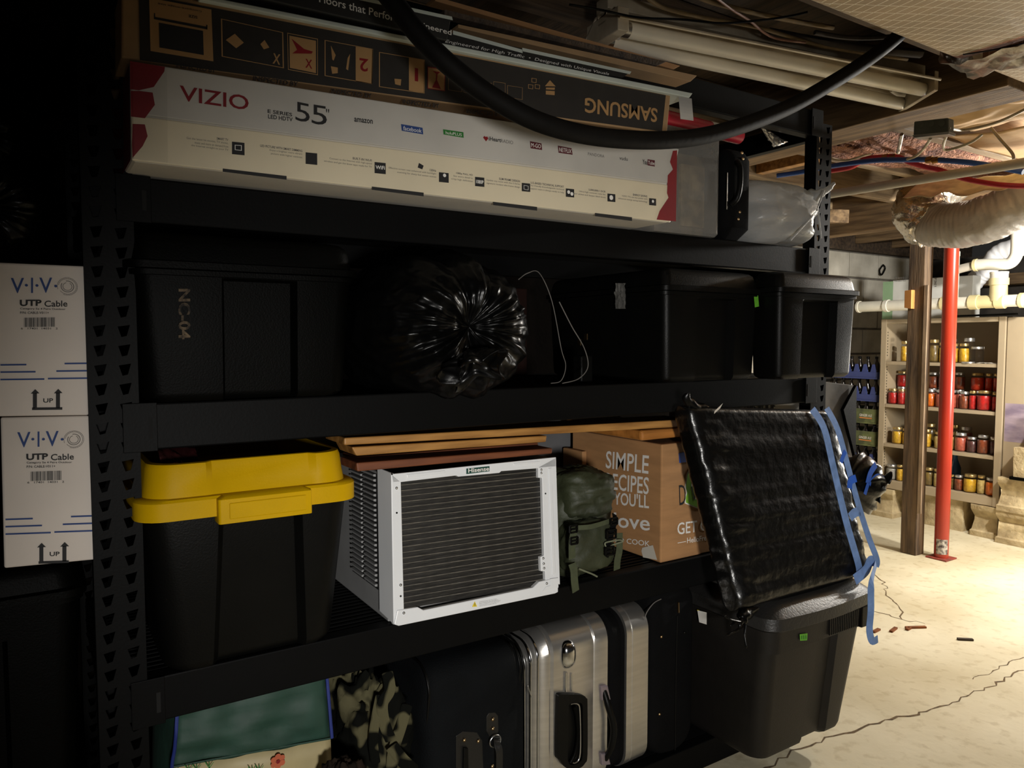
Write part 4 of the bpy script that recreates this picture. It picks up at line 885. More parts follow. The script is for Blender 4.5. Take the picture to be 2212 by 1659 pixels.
# green woven shopping bag
gb_ = thing('shopping_bag', 'green woven shopping bag with blue piping and cream flowered bottom', 'bag', (.34, 1.5, .0805))
pgb = PY(1.43)
def bagf(corn, name, m, seed, y=1.472, amp=.012):
    c = [PY(y)(*p) for p in corn]
    return MB().grid(lambda u, v: c[0].lerp(c[1], u).lerp(c[3].lerp(c[2], u), v)+Vector((0, -amp*nz((u*2, v*2, seed), 2, seed)-.01*math.sin(u*PI)*math.sin(v*PI), 0)), 24, 16).build(name, m, gb_, solid=.0012, smooth=60)
gm = mat('green_woven', (34, 66, 54), .65, var=.1, scale=20, bump=.3, bscale=30)
bagf([(384, 1515), (702, 1420), (714, 1596), (372, 1658)], 'front_panel', gm, 3, amp=.02)
bagf([(372, 1655), (714, 1593), (735, 2150), (385, 2200)], 'flowered_panel', mat('cream_woven', (170, 156, 116), .5, var=.06, scale=20), 3, 1.474, .006)
MB().grid(lambda u, v: Vector((.205-.012*u, 1.472+.25*u, .54-.40*v))+Vector((-.02*math.sin(v*PI)*math.sin(u*PI), 0, 0)), 10, 10).build('side_panel', gm, gb_, solid=.0012, smooth=60)
MB().box(.21, 1.46, .0815, .48, 1.72, .09).build('bag_base', M['blackf'], gb_)
bp2 = mat('blue_piping', (28, 44, 116), .6, var=.05)
for q in ([(702, 1420), (711, 1520), (717, 1594)], [(384, 1515), (378, 1610), (371, 1662), (375, 1760)]): MB().tube(spline([PY(1.466)(*p) for p in q]), .0035, 6).build('piping', bp2, gb_, smooth=60)
MB().tube(spline([PY(1.466)(*p) for p in ((372, 1657), (540, 1626), (714, 1595))]), .002, 6).build('piping', gm, gb_)
k = MB(); fc_ = PY(1.4585)(600, 1644); fm = mat('flower_rust', (186, 92, 60), .6, var=.1)
for i in range(6):
    a = i*PI/3+.5; c = fc_+Vector((math.cos(a)*.0095, 0, math.sin(a)*.0095)); disc(k, c, (0, -1, 0), .006, .001+.0002*i, 10)
fl_ = k.build('flower_print', fm, gb_); k = MB(); disc(k, fc_, (0, -1, 0), .004, .003, 10); k.build('flower_centre', M['redink'], gb_)
k = MB()
for x, y in ((408, 1652), (425, 1650), (452, 1645), (545, 1655), (560, 1652)):
    for dx in (-9, 0, 9): qpx(k, PY(1.4585), (x-1, y+14), (x+1, y+14), (x+dx+1, y), (x+dx-1, y+1), off=.001)
k.build('leaf_print', M['greenink'], gb_)
# camouflage clothing
cam_m = mat('camouflage_cloth', (84, 80, 58), .9, var=.3, scale=17, bump=.3, bscale=60, rgb2=(9, 10, 7), detail=1, spec=.1, ramp=(.5, .56))
cc = thing('camouflage_jacket', 'crumpled camouflage jacket stuffed between green bag and dark suitcase', 'clothing', (.62, 1.55, .0805))
clothy((.615, 1.57, .285), (.082, .09, .205), .7, 21, .2, .0815, 64, 60, lambda d: 1+.10*math.sin(d.z*9+d.x*7)).build('jacket', cam_m, cc, smooth=80)
for q, r in (([(836, 1450, 1.47), (842, 1490, 1.465), (826, 1520, 1.46), (830, 1560, 1.46), (845, 1600, 1.455)], .012), ([(822, 1500, 1.47), (812, 1550, 1.465), (806, 1600, 1.46), (812, 1650, 1.46)], .01), ([(880, 1520, 1.47), (866, 1570, 1.465), (850, 1620, 1.46), (846, 1660, 1.455)], .012), ([(845, 1610, 1.45), (868, 1640, 1.445), (895, 1665, 1.445)], .014)):
    ribbon(MB(), spline([PY(p[2])(p[0], p[1]) for p in q], 6), (-.4, -1, .1), r*2.2, .004).build('fold', cam_m, cc, sub=1)
clothy((.60, 1.50, .13), (.10, .065, .05), .7, 33, .15, .0815).build('sleeve', cam_m, cc, smooth=80)
clothy((.492, 1.385, .30), (.055, .05, .10), .8, 37, .2, .0815).build('sleeve', mat('brown_cloth', (48, 37, 29), .9, var=.4, scale=14, rgb2=(14, 12, 10), spec=.1), cc, smooth=80)
clothy((.525, 1.41, .16), (.07, .06, .078), .8, 38, .2, .0815).build('sleeve', MATS['brown_cloth'], cc, smooth=80)
# dark soft suitcase
ds = thing('suitcase', 'dark navy soft suitcase with leather patches and brass studs on bottom shelf', 'suitcase', (.85, 1.6, .0805))
x0, x1 = .708, .985
MB().loft([[Vector((x, p.x, p.y)) for p in [Vector((q.x, q.y, 0)) for q in ring(1.455+e, 1.96-e, .0825+e, .505-e*1.2-s, 0, .055, 6)]] for x, e, s in ((x0, .03, .012), (x0+.012, .008, .004), (x0+.03, 0, 0), (x0+.10, -.004, -.002), (x1-.04, -.003, 0), (x1-.03, .004, .002), (x1-.01, .008, .010), (x1, .03, .02))]).build('shell', mat('navy_fabric', (12, 14, 16), .8, var=.15, bump=.35, bscale=260, spec=.1), ds, smooth=50)
for x in (x0+.012, x1-.036, x1-.022, x1-.012):
    MB().tube([Vector((x, p.x, p.y)) for p in ring(1.458, 1.957, .0835, .505, 0, .055, 6)]+[Vector((x, 1.513, .0835))], .0028, 6).build('piping', M['black'], ds, smooth=60)
lm = mat('black_leather', (14, 13, 12), .45, var=.1, bump=.2, bscale=200)
def patch(pts, name, y=1.4505, th=.004): return MB().prism([PY(y)(*p) for p in pts], (0, th, 0)).build(name, lm, ds, bevel=.001)
q3 = lambda x, y: (1000+x*.21637, 1300+y*.21637)
patch([q3(*p) for p in ((235, 1150), (260, 1110), (320, 1105), (352, 1140), (355, 1290), (330, 1340), (265, 1345), (235, 1290))], 'leather_tab')
patch([(985, 1590), (1000, 1580), (1030, 1582), (1042, 1600), (1046, 1700), (985, 1700)], 'leather_patch')
MB().prism([PY(1.444)(*p) for p in ((1002, 1616), (1012, 1616), (1014, 1720), (1000, 1720))], (0, .006, 0)).build('handle_socket', M['black'], ds, bevel=.002)
ribbon(MB(), spline([PY(y)(*q3(*p)) for p, y in (((330, 1345), 1.446), ((340, 1420), 1.436), ((360, 1500), 1.430), ((360, 1680), 1.432))]), (0, -1, 0), .018, .002).build('leather_strap', lm, ds)
c = PY(1.440)(*q3(322, 1390)); mb = MB()
mb.tube([c+Vector((math.sin(t)*.015, 0, math.cos(t)*.014)) for t in [i*PI/8 for i in range(16)]]+[c+Vector((0, 0, .014))], .0022, 6); mb.build('buckle', M['steel'], ds, smooth=60)
s0_ = None
for x, y in ((297, 1172), (297, 1265), (12, 1380), (152, 1390), (292, 1640)):
    p = PY(1.4495)(*q3(x, y)); l2 = p-ds.location
    if s0_ is None: s0_ = MB().lathe(p, [(.0045, 0), (.004, .0025), (.0001, .004)], 10, (0, -1, 0)).build('stud', M['brass'], ds, smooth=60, loc=l2)
    else: rep(s0_, l2)
p = at(1140, 1480, Y=1.45); MB().beam(p, p+Vector((.008, -.004, -.03)), .005, .002).build('zipper_pull', M['steel'], ds, bevel=.0008)
# silver hard suitcase
ss = thing('suitcase', 'brushed silver hard suitcase with black handles standing on bottom shelf', 'suitcase', (1.2, 1.6, .0805))
silver = mat('brushed_silver', (206, 203, 198), .30, .9, var=.06, scale=6, stretch=(1, 1, 14), bump=.08, bscale=120)
Y0 = 1.452
def shell(prof): return [[Vector((x, p.x, p.y)) for p in ring(Y0+e, 1.97-e, .0815+e, .522-e, 0, max(.062-e*.5, .02), 8)] for x, e in prof]
xs = [at(px, 1500, Y=Y0).x for px in (1158, 1192, 1283, 1312, 1353, 1405)]
MB().loft(shell([(xs[0]-.004, .05), (xs[0]+.004, .022), (xs[0]+.016, .014), (xs[0]+.020, .017), (xs[0]+.024, .013), (xs[1]-.006, .005), (xs[1], .0065), (xs[1]+.006, .001), (xs[2]-.004, 0), (xs[2], .003), (xs[2]+.004, 0), (xs[3], 0), (xs[3], .008)])).build('left_shell', silver, ss, smooth=40)
MB().loft(shell([(xs[3], .008), (xs[3]+.006, .003), (xs[3]+.014, .009), (xs[3]+.022, .003), (xs[4]-.012, .009), (xs[4]-.006, .003), (xs[4], .008)])).build('zip_gusset', M['blackf'], ss, smooth=50)
MB().loft(shell([(xs[4], .008), (xs[4], 0), (xs[4]+.018, 0), (xs[4]+.020, .002), (xs[4]+.022, 0), (xs[5]-.008, .002), (xs[5]-.002, .012), (xs[5], .03)])).build('right_shell', silver, ss, smooth=40)
for dx, e in ((.0035, .028), (.018, .018), (-.004, .045)):
    r_ = ring(Y0+e-.006, 1.97-e, .0815+e, .522-e, 0, .05, 8); MB().tube([Vector((xs[0]+dx-.004, p.x, p.y)) for p in r_]+[Vector((xs[0]+dx-.004, r_[0].x, r_[0].y))], .003, 6).build('rib', mat('chrome', (210, 212, 215), .12, 1, var=0), ss, smooth=60)
pz = PY(Y0)
cg = pz(*q3(1040, 560))
blob(cg+Vector((.004, .012, .006)), (.024, .026, .036), lambda d: sq(d, .8), 24, 18).build('corner_guard', MATS['chrome'], ss, smooth=60)
MB().tube([pz(*q3(1025, 700))+Vector((0, -.002, 0)), pz(*q3(1022, 890))+Vector((0, -.002, 0))], .0035, 8).build('handle_rod', MATS['chrome'], ss, smooth=60)
MB().tube([pz(*q3(1080, 710))+Vector((0, -.001, 0)), pz(*q3(1082, 890))+Vector((0, -.001, 0))], .002, 8).build('handle_rod', MATS['chrome'], ss, smooth=60)
ho = [(925, 925), (960, 905), (1150, 912), (1205, 945), (1215, 1010), (1215, 1500), (1190, 1590), (1130, 1640), (1010, 1640), (940, 1560), (915, 1480)]
hi = [(1030, 1020), (1060, 990), (1130, 990), (1165, 1010), (1170, 1100), (1170, 1500), (1140, 1580), (1080, 1610), (1030, 1590), (1020, 1500), (1025, 1300)]
ho = [(p.x, p.y) for p in spline([(x, y, 0) for x, y in ho+ho[:1]], 4)[:-1]]; hi = [(p.x, p.y) for p in spline([(x, y, 0) for x, y in hi+hi[:1]], 4)[:-1]]
hb_ = MB(); O = [pz(*q3(*p))+Vector((0, -.012, 0)) for p in ho]; I = [pz(*q3(*p))+Vector((0, -.011, 0)) for p in hi]
O2 = [p+Vector((0, .013, 0)) for p in O]; I2 = [p+Vector((0, .009, 0)) for p in I]
hb_.loft([O2, O, I, I2], False, True).build('handle_housing', M['black'], ss, smooth=40)
MB().tube(spline([pz(*q3(*p))+Vector((0, -.009, 0)) for p in ((1085, 1030), (1110, 1120), (1125, 1300), (1100, 1480), (1050, 1590))], 5), .006, 8).build('pull_handle', M['black2'], ss, smooth=60)
MB().tube(spline([pz(*q3(*p))+Vector((0, -.006, 0)) for p in ((1060, 1010), (1130, 1010), (1152, 1100), (1155, 1500), (1110, 1595), (1050, 1580))], 5), .0025, 8).build('handle_trim', M['steel'], ss, smooth=60)
MB().tube(spline([pz(*q3(*p))+Vector((0, dy, 0)) for p, dy in (((1395, 880), -.004), ((1400, 990), -.018), ((1440, 1200), -.026), ((1430, 1400), -.022), ((1410, 1560), -.004))], 5), [.008]*5+[.009]*6+[.009]*5+[.008]*5, 10).build('grab_handle', M['black'], ss, smooth=60)
mv = mat('mauve_metal', (150, 138, 146), .35, .6, var=.05)
for a, b in ((830, 975), (1500, 1620)): MB().prism([pz(*q3(*p))+Vector((0, -.010, 0)) for p in ((1355, a), (1425, a-8), (1455, b-10), (1365, b))], (0, .0105, 0)).build('handle_mount', mv, ss, bevel=.003)
# black garment case with zip
gc = thing('garment_case', 'slim black case with central zipper and pale studs beside silver suitcase', 'case', (1.49, 1.6, .0805))
gx0, gx1 = 1.392, 1.565
MB().loft([[Vector((p.x, y, p.y)) for p in ring(gx0+e, gx1-e, .0825+e*.3, .565-e, 0, .06, 8)] for y, e in ((1.462, .02), (1.470, .006), (1.485, 0), (1.93, 0), (1.95, .02))]).build('shell', M['blackf'], gc, smooth=45)
pg2 = PY(1.461)
MB().tube([pg2(1463, 1330), pg2(1460, 1450), pg2(1458, 1620)], .0022, 6).build('zipper', M['black'], gc)
zp_ = pg2(1463, 1300)+Vector((0, -.004, 0)); MB().beam(zp_, zp_+Vector((.001, 0, -.03)), .007, .003).build('zipper_pull', M['brass'], gc, bevel=.001)
MB().tube(spline([pg2(*p) for p in ((1392, 1345), (1396, 1325), (1412, 1303), (1428, 1294))]), .0014, 6).build('piping', M['greytxt'], gc)
for p in ((1428, 1375), (1424, 1542), (1478, 1366)):
    c = pg2(*p)+Vector((0, -.001, 0)); MB().lathe(c, [(.0045, 0), (.004, .0025), (.0001, .004)], 10, (0, -1, 0)).build('stud', M['brass'] if p[0] < 1470 else M['black'], gc, smooth=60)
# ------------------------------------------------------------------ overhead things
fl = thing('fluorescent_fixture', 'white twin tube fluorescent shop light hanging unlit from the joists', 'light fixture', (1.75, 1.3, 2.0))
FA, FB, FC, FD = at(1263, 88, Z=2.0), at(1933, 236, Z=2.0), at(2034, 172, Z=2.0), at(1340, 36, Z=2.0)
fen = mat('fixture_enamel', (206, 194, 172), .35, var=.06, scale=14, rgb2=(176, 160, 134))
def fx(u, v, h=0): return FA.lerp(FB, u).lerp(FD.lerp(FC, u), v)+Vector((0, 0, h))
prof = [(0, .0), (.02, -.002), (.30, .034), (.38, .036), (.40, .012), (.60, .012), (.62, .036), (.70, .034), (.98, -.002), (1.0, 0)]
mb = MB()
vs = [[fx(u, v, h) for v, h in prof]+[fx(u, v, h+.004) for v, h in reversed(prof)] for u in (0, 1)]
mb.loft(vs).build('reflector', fen, fl, smooth=20)
MB().prism([fx(0, .33, .04), fx(1, .33, .04), fx(1, .67, .04), fx(0, .67, .04)], (0, 0, .035)).build('ballast_housing', fen, fl, bevel=.003)
tubem2 = mat('lamp_tube_glass', (226, 218, 200), .25, var=.03)
for v in (.26, .74):
    tb_ = MB().tube([fx(.045, v, -.008), fx(.975, v, -.008)], .019, 16).build('lamp_tube', tubem2, fl, smooth=50)
    for u0, u1 in ((.030, .052), (.962, .985)): MB().tube([fx(u0, v, -.008), fx(u1, v, -.008)], .0185, 16).build('end_cap', M['steel'], tb_, smooth=50)
for u0, u1 in ((0, .028), (.985, 1.0)):
    MB().loft([[fx(u0, .06, -.026), fx(u0, .94, -.026), fx(u0, .94, .03), fx(u0, .06, .03)], [fx(u1, .06, -.026), fx(u1, .94, -.026), fx(u1, .94, .03), fx(u1, .06, .03)]]).build('end_plate', fen, fl, bevel=.002)
MB().tube([fx(.90, .5, .0), fx(.925, .5, -.008), fx(.945, .56, -.012)], .007, 8).build('starter', M['conduit'], fl, smooth=50)
k = MB(); c = fx(.742, .13, .010); disc(k, c, (0, -.1, -1), .011, .004); k.build('blue_sticker', mat('sticker_blue', (80, 120, 140), .6, var=.1), fl)
k = MB(); qpx(k, Plane(fx(0, .2, -.001), (0, 0, -1)), (1325, 62), (1345, 66), (1338, 76), (1316, 71), off=.012); k.build('rating_label', M['whiteink'], fl)
for u in (.1, .9): MB().tube([fx(u, .5, .07), fx(u, .5, .12)], .002, 6).build('hanger', M['steel'], fl)
# big insulated duct, top right
def scrim():
    m = mat('duct_facing', (204, 178, 142), .55, var=.12, scale=5, bump=.2, bscale=140, rgb2=(174, 154, 124))
    nt = m.node_tree; N = nt.nodes; L = nt.links; b = N['Principled BSDF']; src = b.inputs['Base Color'].links[0].from_socket
    tc = next(n for n in N if n.type == 'TEX_COORD')
    sep = N.new('ShaderNodeSeparateXYZ'); L.new(tc.outputs['Object'], sep.inputs[0])
    def lines(fx_, fy_, wd):
        a = N.new('ShaderNodeMath'); a.operation = 'MULTIPLY'; L.new(sep.outputs[0], a.inputs[0]); a.inputs[1].default_value = fx_
        c = N.new('ShaderNodeMath'); c.operation = 'MULTIPLY_ADD'; L.new(sep.outputs[1], c.inputs[0]); c.inputs[1].default_value = fy_; L.new(a.outputs[0], c.inputs[2])
        f = N.new('ShaderNodeMath'); f.operation = 'FRACT'; L.new(c.outputs[0], f.inputs[0])
        l = N.new('ShaderNodeMath'); l.operation = 'LESS_THAN'; L.new(f.outputs[0], l.inputs[0]); l.inputs[1].default_value = wd
        return l
    l1, l2 = lines(14, 26, .06), lines(42, -6, .10)
    mx = N.new('ShaderNodeMath'); mx.operation = 'MAXIMUM'; L.new(l1.outputs[0], mx.inputs[0]); L.new(l2.outputs[0], mx.inputs[1])
    mi = N.new('ShaderNodeMix'); mi.data_type = 'RGBA'; L.new(mx.outputs[0], mi.inputs[0]); L.new(src, mi.inputs[6]); mi.inputs[7].default_value = (*lin((250, 242, 222)), 1)
    L.new(mi.outputs[2], b.inputs['Base Color'])
    # reddish print band along the facing
    w2 = N.new('ShaderNodeMath'); w2.operation = 'COMPARE'; L.new(sep.outputs[0], w2.inputs[0]); w2.inputs[1].default_value = .42; w2.inputs[2].default_value = .05
    m3 = N.new('ShaderNodeMix'); m3.data_type = 'RGBA'; m3.blend_type = 'MULTIPLY'; L.new(w2.outputs[0], m3.inputs[0]); L.new(mi.outputs[2], m3.inputs[6]); m3.inputs[7].default_value = (1, .55, .42, 1)
    L.new(m3.outputs[2], b.inputs['Base Color'])
    return m
du = thing('insulated_duct', 'wide flat air duct in foil scrim facing overhead at the upper right', 'duct', (1.6, .6, 1.95))
sc = scrim()
MB().box(.95, .18, 1.95, 2.02, 1.02, 2.11).build('duct_body', sc, du, bevel=.02)
MB().box(2.10, .16, 1.948, 3.4, 1.01, 2.12).build('duct_body', sc, du, bevel=.02)
mb = MB()
def col(u, v):
    x = 1.985+.15*v; t = u*2*PI; p = Vector((x, .6+.445*max(-1, min(1, math.cos(t)*1.35)), 2.03+.095*max(-1, min(1, math.sin(t)*1.35))))
    return p+Vector((nz(p, 30, 1), nz(p, 34, 2), nz(p, 28, 3)))*.018
mb.grid(col, 120, 10, True); mb.build('tape_collar', mat('duct_tape_foil', (140, 134, 124), .3, .7, var=.2, scale=20, bump=.5, bscale=50), du, smooth=70)
MB().tube(spline([at(2080, 118, Z=1.944), at(2120, 112, Z=1.945), at(2165, 104, Z=1.944), at(2216, 92, Z=1.945)]), .0022, 6).build('tie_wire', mat('dark_wire', (50, 42, 48), .6), du)
# thick black hose
hp = [PY(y)(*p) for p, y in (((800, -60), 1.16), ((850, 5), 1.14), ((905, 75), 1.12), ((970, 140), 1.10), ((1060, 208), 1.09), ((1160, 262), 1.08), ((1270, 292), 1.08), ((1390, 303), 1.08), ((1500, 297), 1.085), ((1600, 272), 1.09), ((1700, 233), 1.10), ((1790, 183), 1.10), ((1870, 132), 1.10), ((1935, 82), 1.10), ((2000, 20), 1.10))]
hs = thing('black_hose', 'thick black rubber hose swooping down in front of the top shelf', 'hose', hp[6])
MB().tube(spline(hp, 6), .0172, 18).build('hose', mat('hose_rubber', (15, 13, 11), .7, spec=.15, var=.15, scale=30, bump=.1, bscale=90), hs, smooth=60)
# wires among the joists
wm = mat('old_cable', (122, 100, 66), .7, var=.2, scale=20); wm2 = mat('copper_cable', (136, 96, 78), .6, var=.1)
def owire(pts, z, r, m, label): return wire('electric_cable', [at(p[0], p[1], Z=z if len(p) < 3 else p[2]) for p in pts], r, m, label, 'cable')
owire([(1380, -20), (1430, 15), (1520, 38), (1640, 60), (1780, 100), (1960, 128)], 2.03, .005, wm, 'tan cable sagging along the joist above the shop light')
owire([(1480, -20), (1540, 5), (1640, 30), (1720, 46), (1800, 60)], 2.035, .006, wm, 'yellowish cable loop above the shop light near top edge')
owire([(1540, -10), (1580, 20), (1620, 45), (1650, 70), (1680, 84), (1740, 92)], 2.02, .003, wm2, 'thin pinkish copper cable crossing over the shop light')
owire([(1230, 10), (1300, 22), (1380, 38), (1470, 42), (1560, 50), (1640, 44), (1700, 36), (1745, 26)], 1.985, .0026, M['black'], 'thin black wire draped across the left end of shop light')
owire([(1660, 70), (1740, 85), (1830, 100), (1900, 108), (1990, 116)], 2.04, .012, mat('cloth_cable', (58, 50, 44), .9, var=.2), 'thick dark cable bundle under the joist behind hose end')
owire([(1760, 70), (1820, 80), (1880, 82), (1960, 76)], 2.03, .006, MATS['cloth_cable'], 'dark cable loop close beside the big duct edge')
# junction box with its cables
jb = thing('junction_box', 'dark metal junction box screwed to the big joist with cables', 'junction box', at(2010, 275, X=2.50))
jp = PX(2.33)
MB().prism([jp(*p) for p in [(1974, 262), (2048, 254), (2048, 287), (1972, 294)]], (.036, 0, 0)).build('box', mat('box_steel', (104, 106, 96), .5, .2, var=.15), jb, bevel=.004)
MB().prism([PX(2.328)(*p) for p in [(1970, 292), (2050, 284), (2048, 290), (1975, 298)]], (.04, 0, 0)).build('cover_lip', M['steel'], jb, bevel=.001)
k0 = None
for x, y in ((1990, 270), (2011, 267), (2034, 266)):
    p = PX(2.329)(x, y); l2 = p-jb.location
    if k0 is None: k0 = MB().lathe(p, [(.010, 0), (.009, .0015), (.0001, .0016)], 12, (-1, 0, 0)).build('knockout', MATS['box_steel'], jb, smooth=50, loc=l2)
    else: rep(k0, l2)
jw = mat('white_cable_sheath', (196, 180, 150), .6, var=.1)
def jwire(pts, r, label): return wire('electric_cable', [PX(x)(a, b) for a, b, x in pts], r, jw, label, 'cable')
jwire([(2050, 277, 2.34), (2075, 281, 2.5), (2110, 276, 2.5), (2160, 262, 2.5), (2215, 236, 2.5)], .0045, 'cream cable running right from the junction box')
jwire([(2046, 290, 2.36), (2038, 312, 2.45), (2042, 324, 2.5), (2070, 318, 2.5), (2100, 306, 2.5), (2122, 290, 2.5)], .0042, 'cream cable looping below the junction box')
jwire([(2010, 299, 2.36), (1998, 318, 2.5), (1980, 336, 2.7), (1960, 344, 2.8)], .005, 'grey flat cable dropping left behind junction box')
jwire([(1785, 330, 2.6), (1800, 344, 2.6), (1830, 346, 2.6), (1860, 338, 2.6), (1880, 333, 2.7)], .004, 'cream cable sagging beside the right upright')
jwire([(2140, 276, 2.7), (2160, 300, 2.7), (2186, 330, 2.7), (2190, 344, 2.7)], .005, 'short cream cable end poking below the kraft paper')
wire('armored_cable', [PX(2.7)(1948, 290), PX(2.75)(1944, 310), PX(2.8)(1940, 330)], .007, M['steel'], 'short ribbed metal cable in the dark behind junction box', 'cable')
# pink and paper-faced insulation
ki = thing('paper_insulation', 'tan paper-faced insulation sagging between joists at the right', 'insulation', (2.75, 1.4, 2.05))
def kr(u, v):
    x = 2.565+.40*u; y = 1.42-.75*v; z = 2.03-.035*math.sin(u*PI)**.6-.012*abs(nz((u*4, v*6, 0), 1, 1))+.010*nz((u*7, v*9, 0), 1, 4); return Vector((x, y+.06*nz((u*3, 0, 1), 1, 2), z))
kpm = mat('kraft_paper', (206, 168, 116), .75, var=.12, scale=6, bump=.2, bscale=20)
MB().grid(kr, 50, 50).build('facing', kpm, ki, solid=.002, smooth=80)
MB().grid(lambda u, v: Vector((3.0+.95*u, 1.56-.55*v+.16*(1-u)*0, 2.02-.03*math.sin(v*PI)+.006*nz((u*6, v*5, 3), 1, 4)+.05*max(0, .25-u))), 40, 30).build('facing', kpm, ki, solid=.002, smooth=80)
pi2 = thing('pink_insulation', 'rusty pink fibreglass insulation bulging behind the blue and red pipes', 'insulation', (3.2, 1.84, 2.05))
clothy((3.35, 1.832, 2.115), (.74, .182, .085), .5, 41, .28, None, 110, 60).build('batt', mat('pink_fibre', (156, 108, 80), .95, var=.3, scale=16, bump=.9, bscale=70, rgb2=(88, 50, 36), bdist=.02), pi2, smooth=80)
# water pipes
z4 = lambda x, y: (1750+x/3.606, 180+y/3.606)
def pex(pts, r, m, label, nm='water_pipe', mm=None):
    root = thing(nm, label, 'pipe', PX(pts[1][2])(*z4(*pts[1][:2])))
    MB().tube(spline([PX(p[2])(*z4(p[0], p[1])) for p in pts], 6), r, 10).build('tube', m, root, smooth=60)
    return root
blue = mat('blue_pex', (44, 80, 150), .35, var=.06); red = mat('red_pex', (176, 36, 44), .35, var=.06)
pb1 = pex([(-260, 720, 2.85), (-60, 690, 2.9), (145, 648, 2.9), (480, 603, 2.9), (720, 595, 2.92), (920, 594, 2.95), (1000, 598, 2.95), (1300, 625, 2.95), (1660, 690, 2.95)], .0105, blue, 'blue plastic water pipe bending across the joists')
cu = mat('copper_ring', (150, 110, 60), .35, .9)
for x, y in ((930, 594), (980, 597)):
    p = PX(2.95)(*z4(x, y)); MB().tube([p+Vector((0, .012, 0)), p-Vector((0, .012, 0))], .013, 12).build('crimp_ring', cu, pb1, smooth=50)
pr1 = pex([(145, 684, 3.0), (300, 658, 3.0), (380, 620, 3.0), (430, 588, 3.0), (560, 574, 3.0), (680, 574, 3.0), (780, 618, 3.02), (900, 652, 3.05), (1010, 676, 3.05), (1190, 740, 3.1), (1400, 780, 3.1), (1560, 797, 3.1), (1720, 800, 3.12), (1900, 790, 3.15)], .0105, red, 'red plastic water pipe dipping under the blue one')
for x, y in ((590, 574), (650, 574)):
    p = PX(3.0)(*z4(x, y)); MB().tube([p+Vector((0, .012, 0)), p-Vector((0, .012, 0))], .013, 12).build('crimp_ring', cu, pr1, smooth=50)
pc2 = thing('drain_pipe', 'long pale grey plastic pipe slanting under the joists', 'pipe', at(1797, 418, X=2.85))
a, b = PX(2.85)(*z4(60, 880)), PX(2.85)(*z4(1720, 610))
MB().tube([a, b], .0172, 16).build('pipe', M['conduit'], pc2, smooth=60)
st = mat('paper_scrap', (222, 206, 160), .8, var=.15, scale=20)
tg = thing('torn_insulation', 'torn cream paper facing hanging above the foil elbow and grey duct', 'insulation', at(2060, 405, X=3.2))
MB().grid(lambda u, v: PX(3.2)(1950+280*u, 396-34*max(0, u-.4)+(26+12*nz((u*7, 0, 0), 1, 2))*v-6*u)+Vector((.15*(1-v), 0, .03*(1-v)+.012*nz((u*7, v*3, 0), 1, 7))), 50, 10).build('facing', st, tg, solid=.0015, smooth=70)
# flexible duct with foil elbow
fd = thing('flexible_duct', 'grey flexible air duct with crumpled foil elbow at the right', 'duct', at(1990, 460, X=3.95))
X3 = PX(3.9)
cp = [X3(*p) for p in ((2008, 480), (2028, 486), (2060, 487), (2100, 482), (2150, 466), (2212, 434), (2280, 396))]
cs = spline(cp, 14); n3 = len(cs)
mb = MB().tube(cs, [.112+.0012*math.sin(i*1.7)+.001*math.sin(i*2.9) for i in range(n3)], 40)
mb.v = [tuple(Vector(p)+Vector((nz(p, 16, 1), nz(p, 16, 2), nz(p, 22, 3)))*.008) for p in mb.v]
mb.build('sleeve', mat('grey_duct_film', (158, 152, 146), .38, var=.06, bump=.4, bscale=28, bdist=.008), fd, smooth=80)
foil = mat('crumpled_foil', (214, 206, 192), .2, .85, var=.15, scale=14, bump=.8, bscale=34, bdist=.012)
ep = spline([X3(2034, 370)+Vector((.25, 0, .07)), X3(2010, 392)+Vector((.16, 0, .03)), X3(1990, 420)+Vector((.06, 0, 0)), X3(1984, 450), X3(1992, 474), X3(2012, 484)], 10)
mb = MB().tube(ep, .122, 48)
mb.v = [tuple(Vector(p)+Vector((nz(p, 14, 1), nz(p, 14, 2), nz(p, 18, 3)))*.020+Vector((nz(p, 45, 4), nz(p, 45, 5), nz(p, 45, 6)))*.012) for p in mb.v]
mb.build('foil_elbow', foil, fd, smooth=70)
# ------------------------------------------------------------------ posts
wp = thing('wooden_post', 'weathered square wooden post standing on the floor beside red column', 'post', (4.27, 2.34, 0))
pm = mat('post_wood', (116, 94, 70), .85, var=.3, scale=9, stretch=(5, 5, .5), bump=.4, bscale=24, rgb2=(70, 56, 44))
MB().box(4.236, 2.285, .0005, 4.322, 2.378, 1.8925).build('post', pm, wp, bevel=.005)
MB().box(4.232, 2.262, .25, 4.240, 2.2845, 1.55).build('edge_strip', mat('pale_strip_wood', (170, 146, 120), .9, var=.25, scale=30, stretch=(1, 1, .2)), wp, bevel=.002)  # paler strip along the front edge of the post
bl = [PX(4.20)(*p) for p in ((1954, 628), (1969, 626), (1968, 667), (1953, 665))]
MB().prism(bl, (.036, 0, 0)).build('wood_block', mat('block_pine', (204, 140, 74), .6, var=.12), wp, bevel=.002)
rp = thing('steel_column', 'red painted round steel column on a square base plate', 'post', (4.318, 2.19, 0))
rm = mat('red_enamel', (172, 54, 30), .3, var=.12, scale=3, stretch=(1, 1, .5), rgb2=(150, 42, 30), coat=.2)
MB().lathe((4.318, 2.185, 0), [(.0375, .008), (.0375, 1.892)], 28).build('column', rm, rp, smooth=40)
MB().box(4.26, 2.127, .0005, 4.376, 2.243, .008).build('base_plate', mat('worn_red', (150, 62, 50), .6, var=.35, scale=40, rgb2=(110, 60, 50)), rp, bevel=.001)
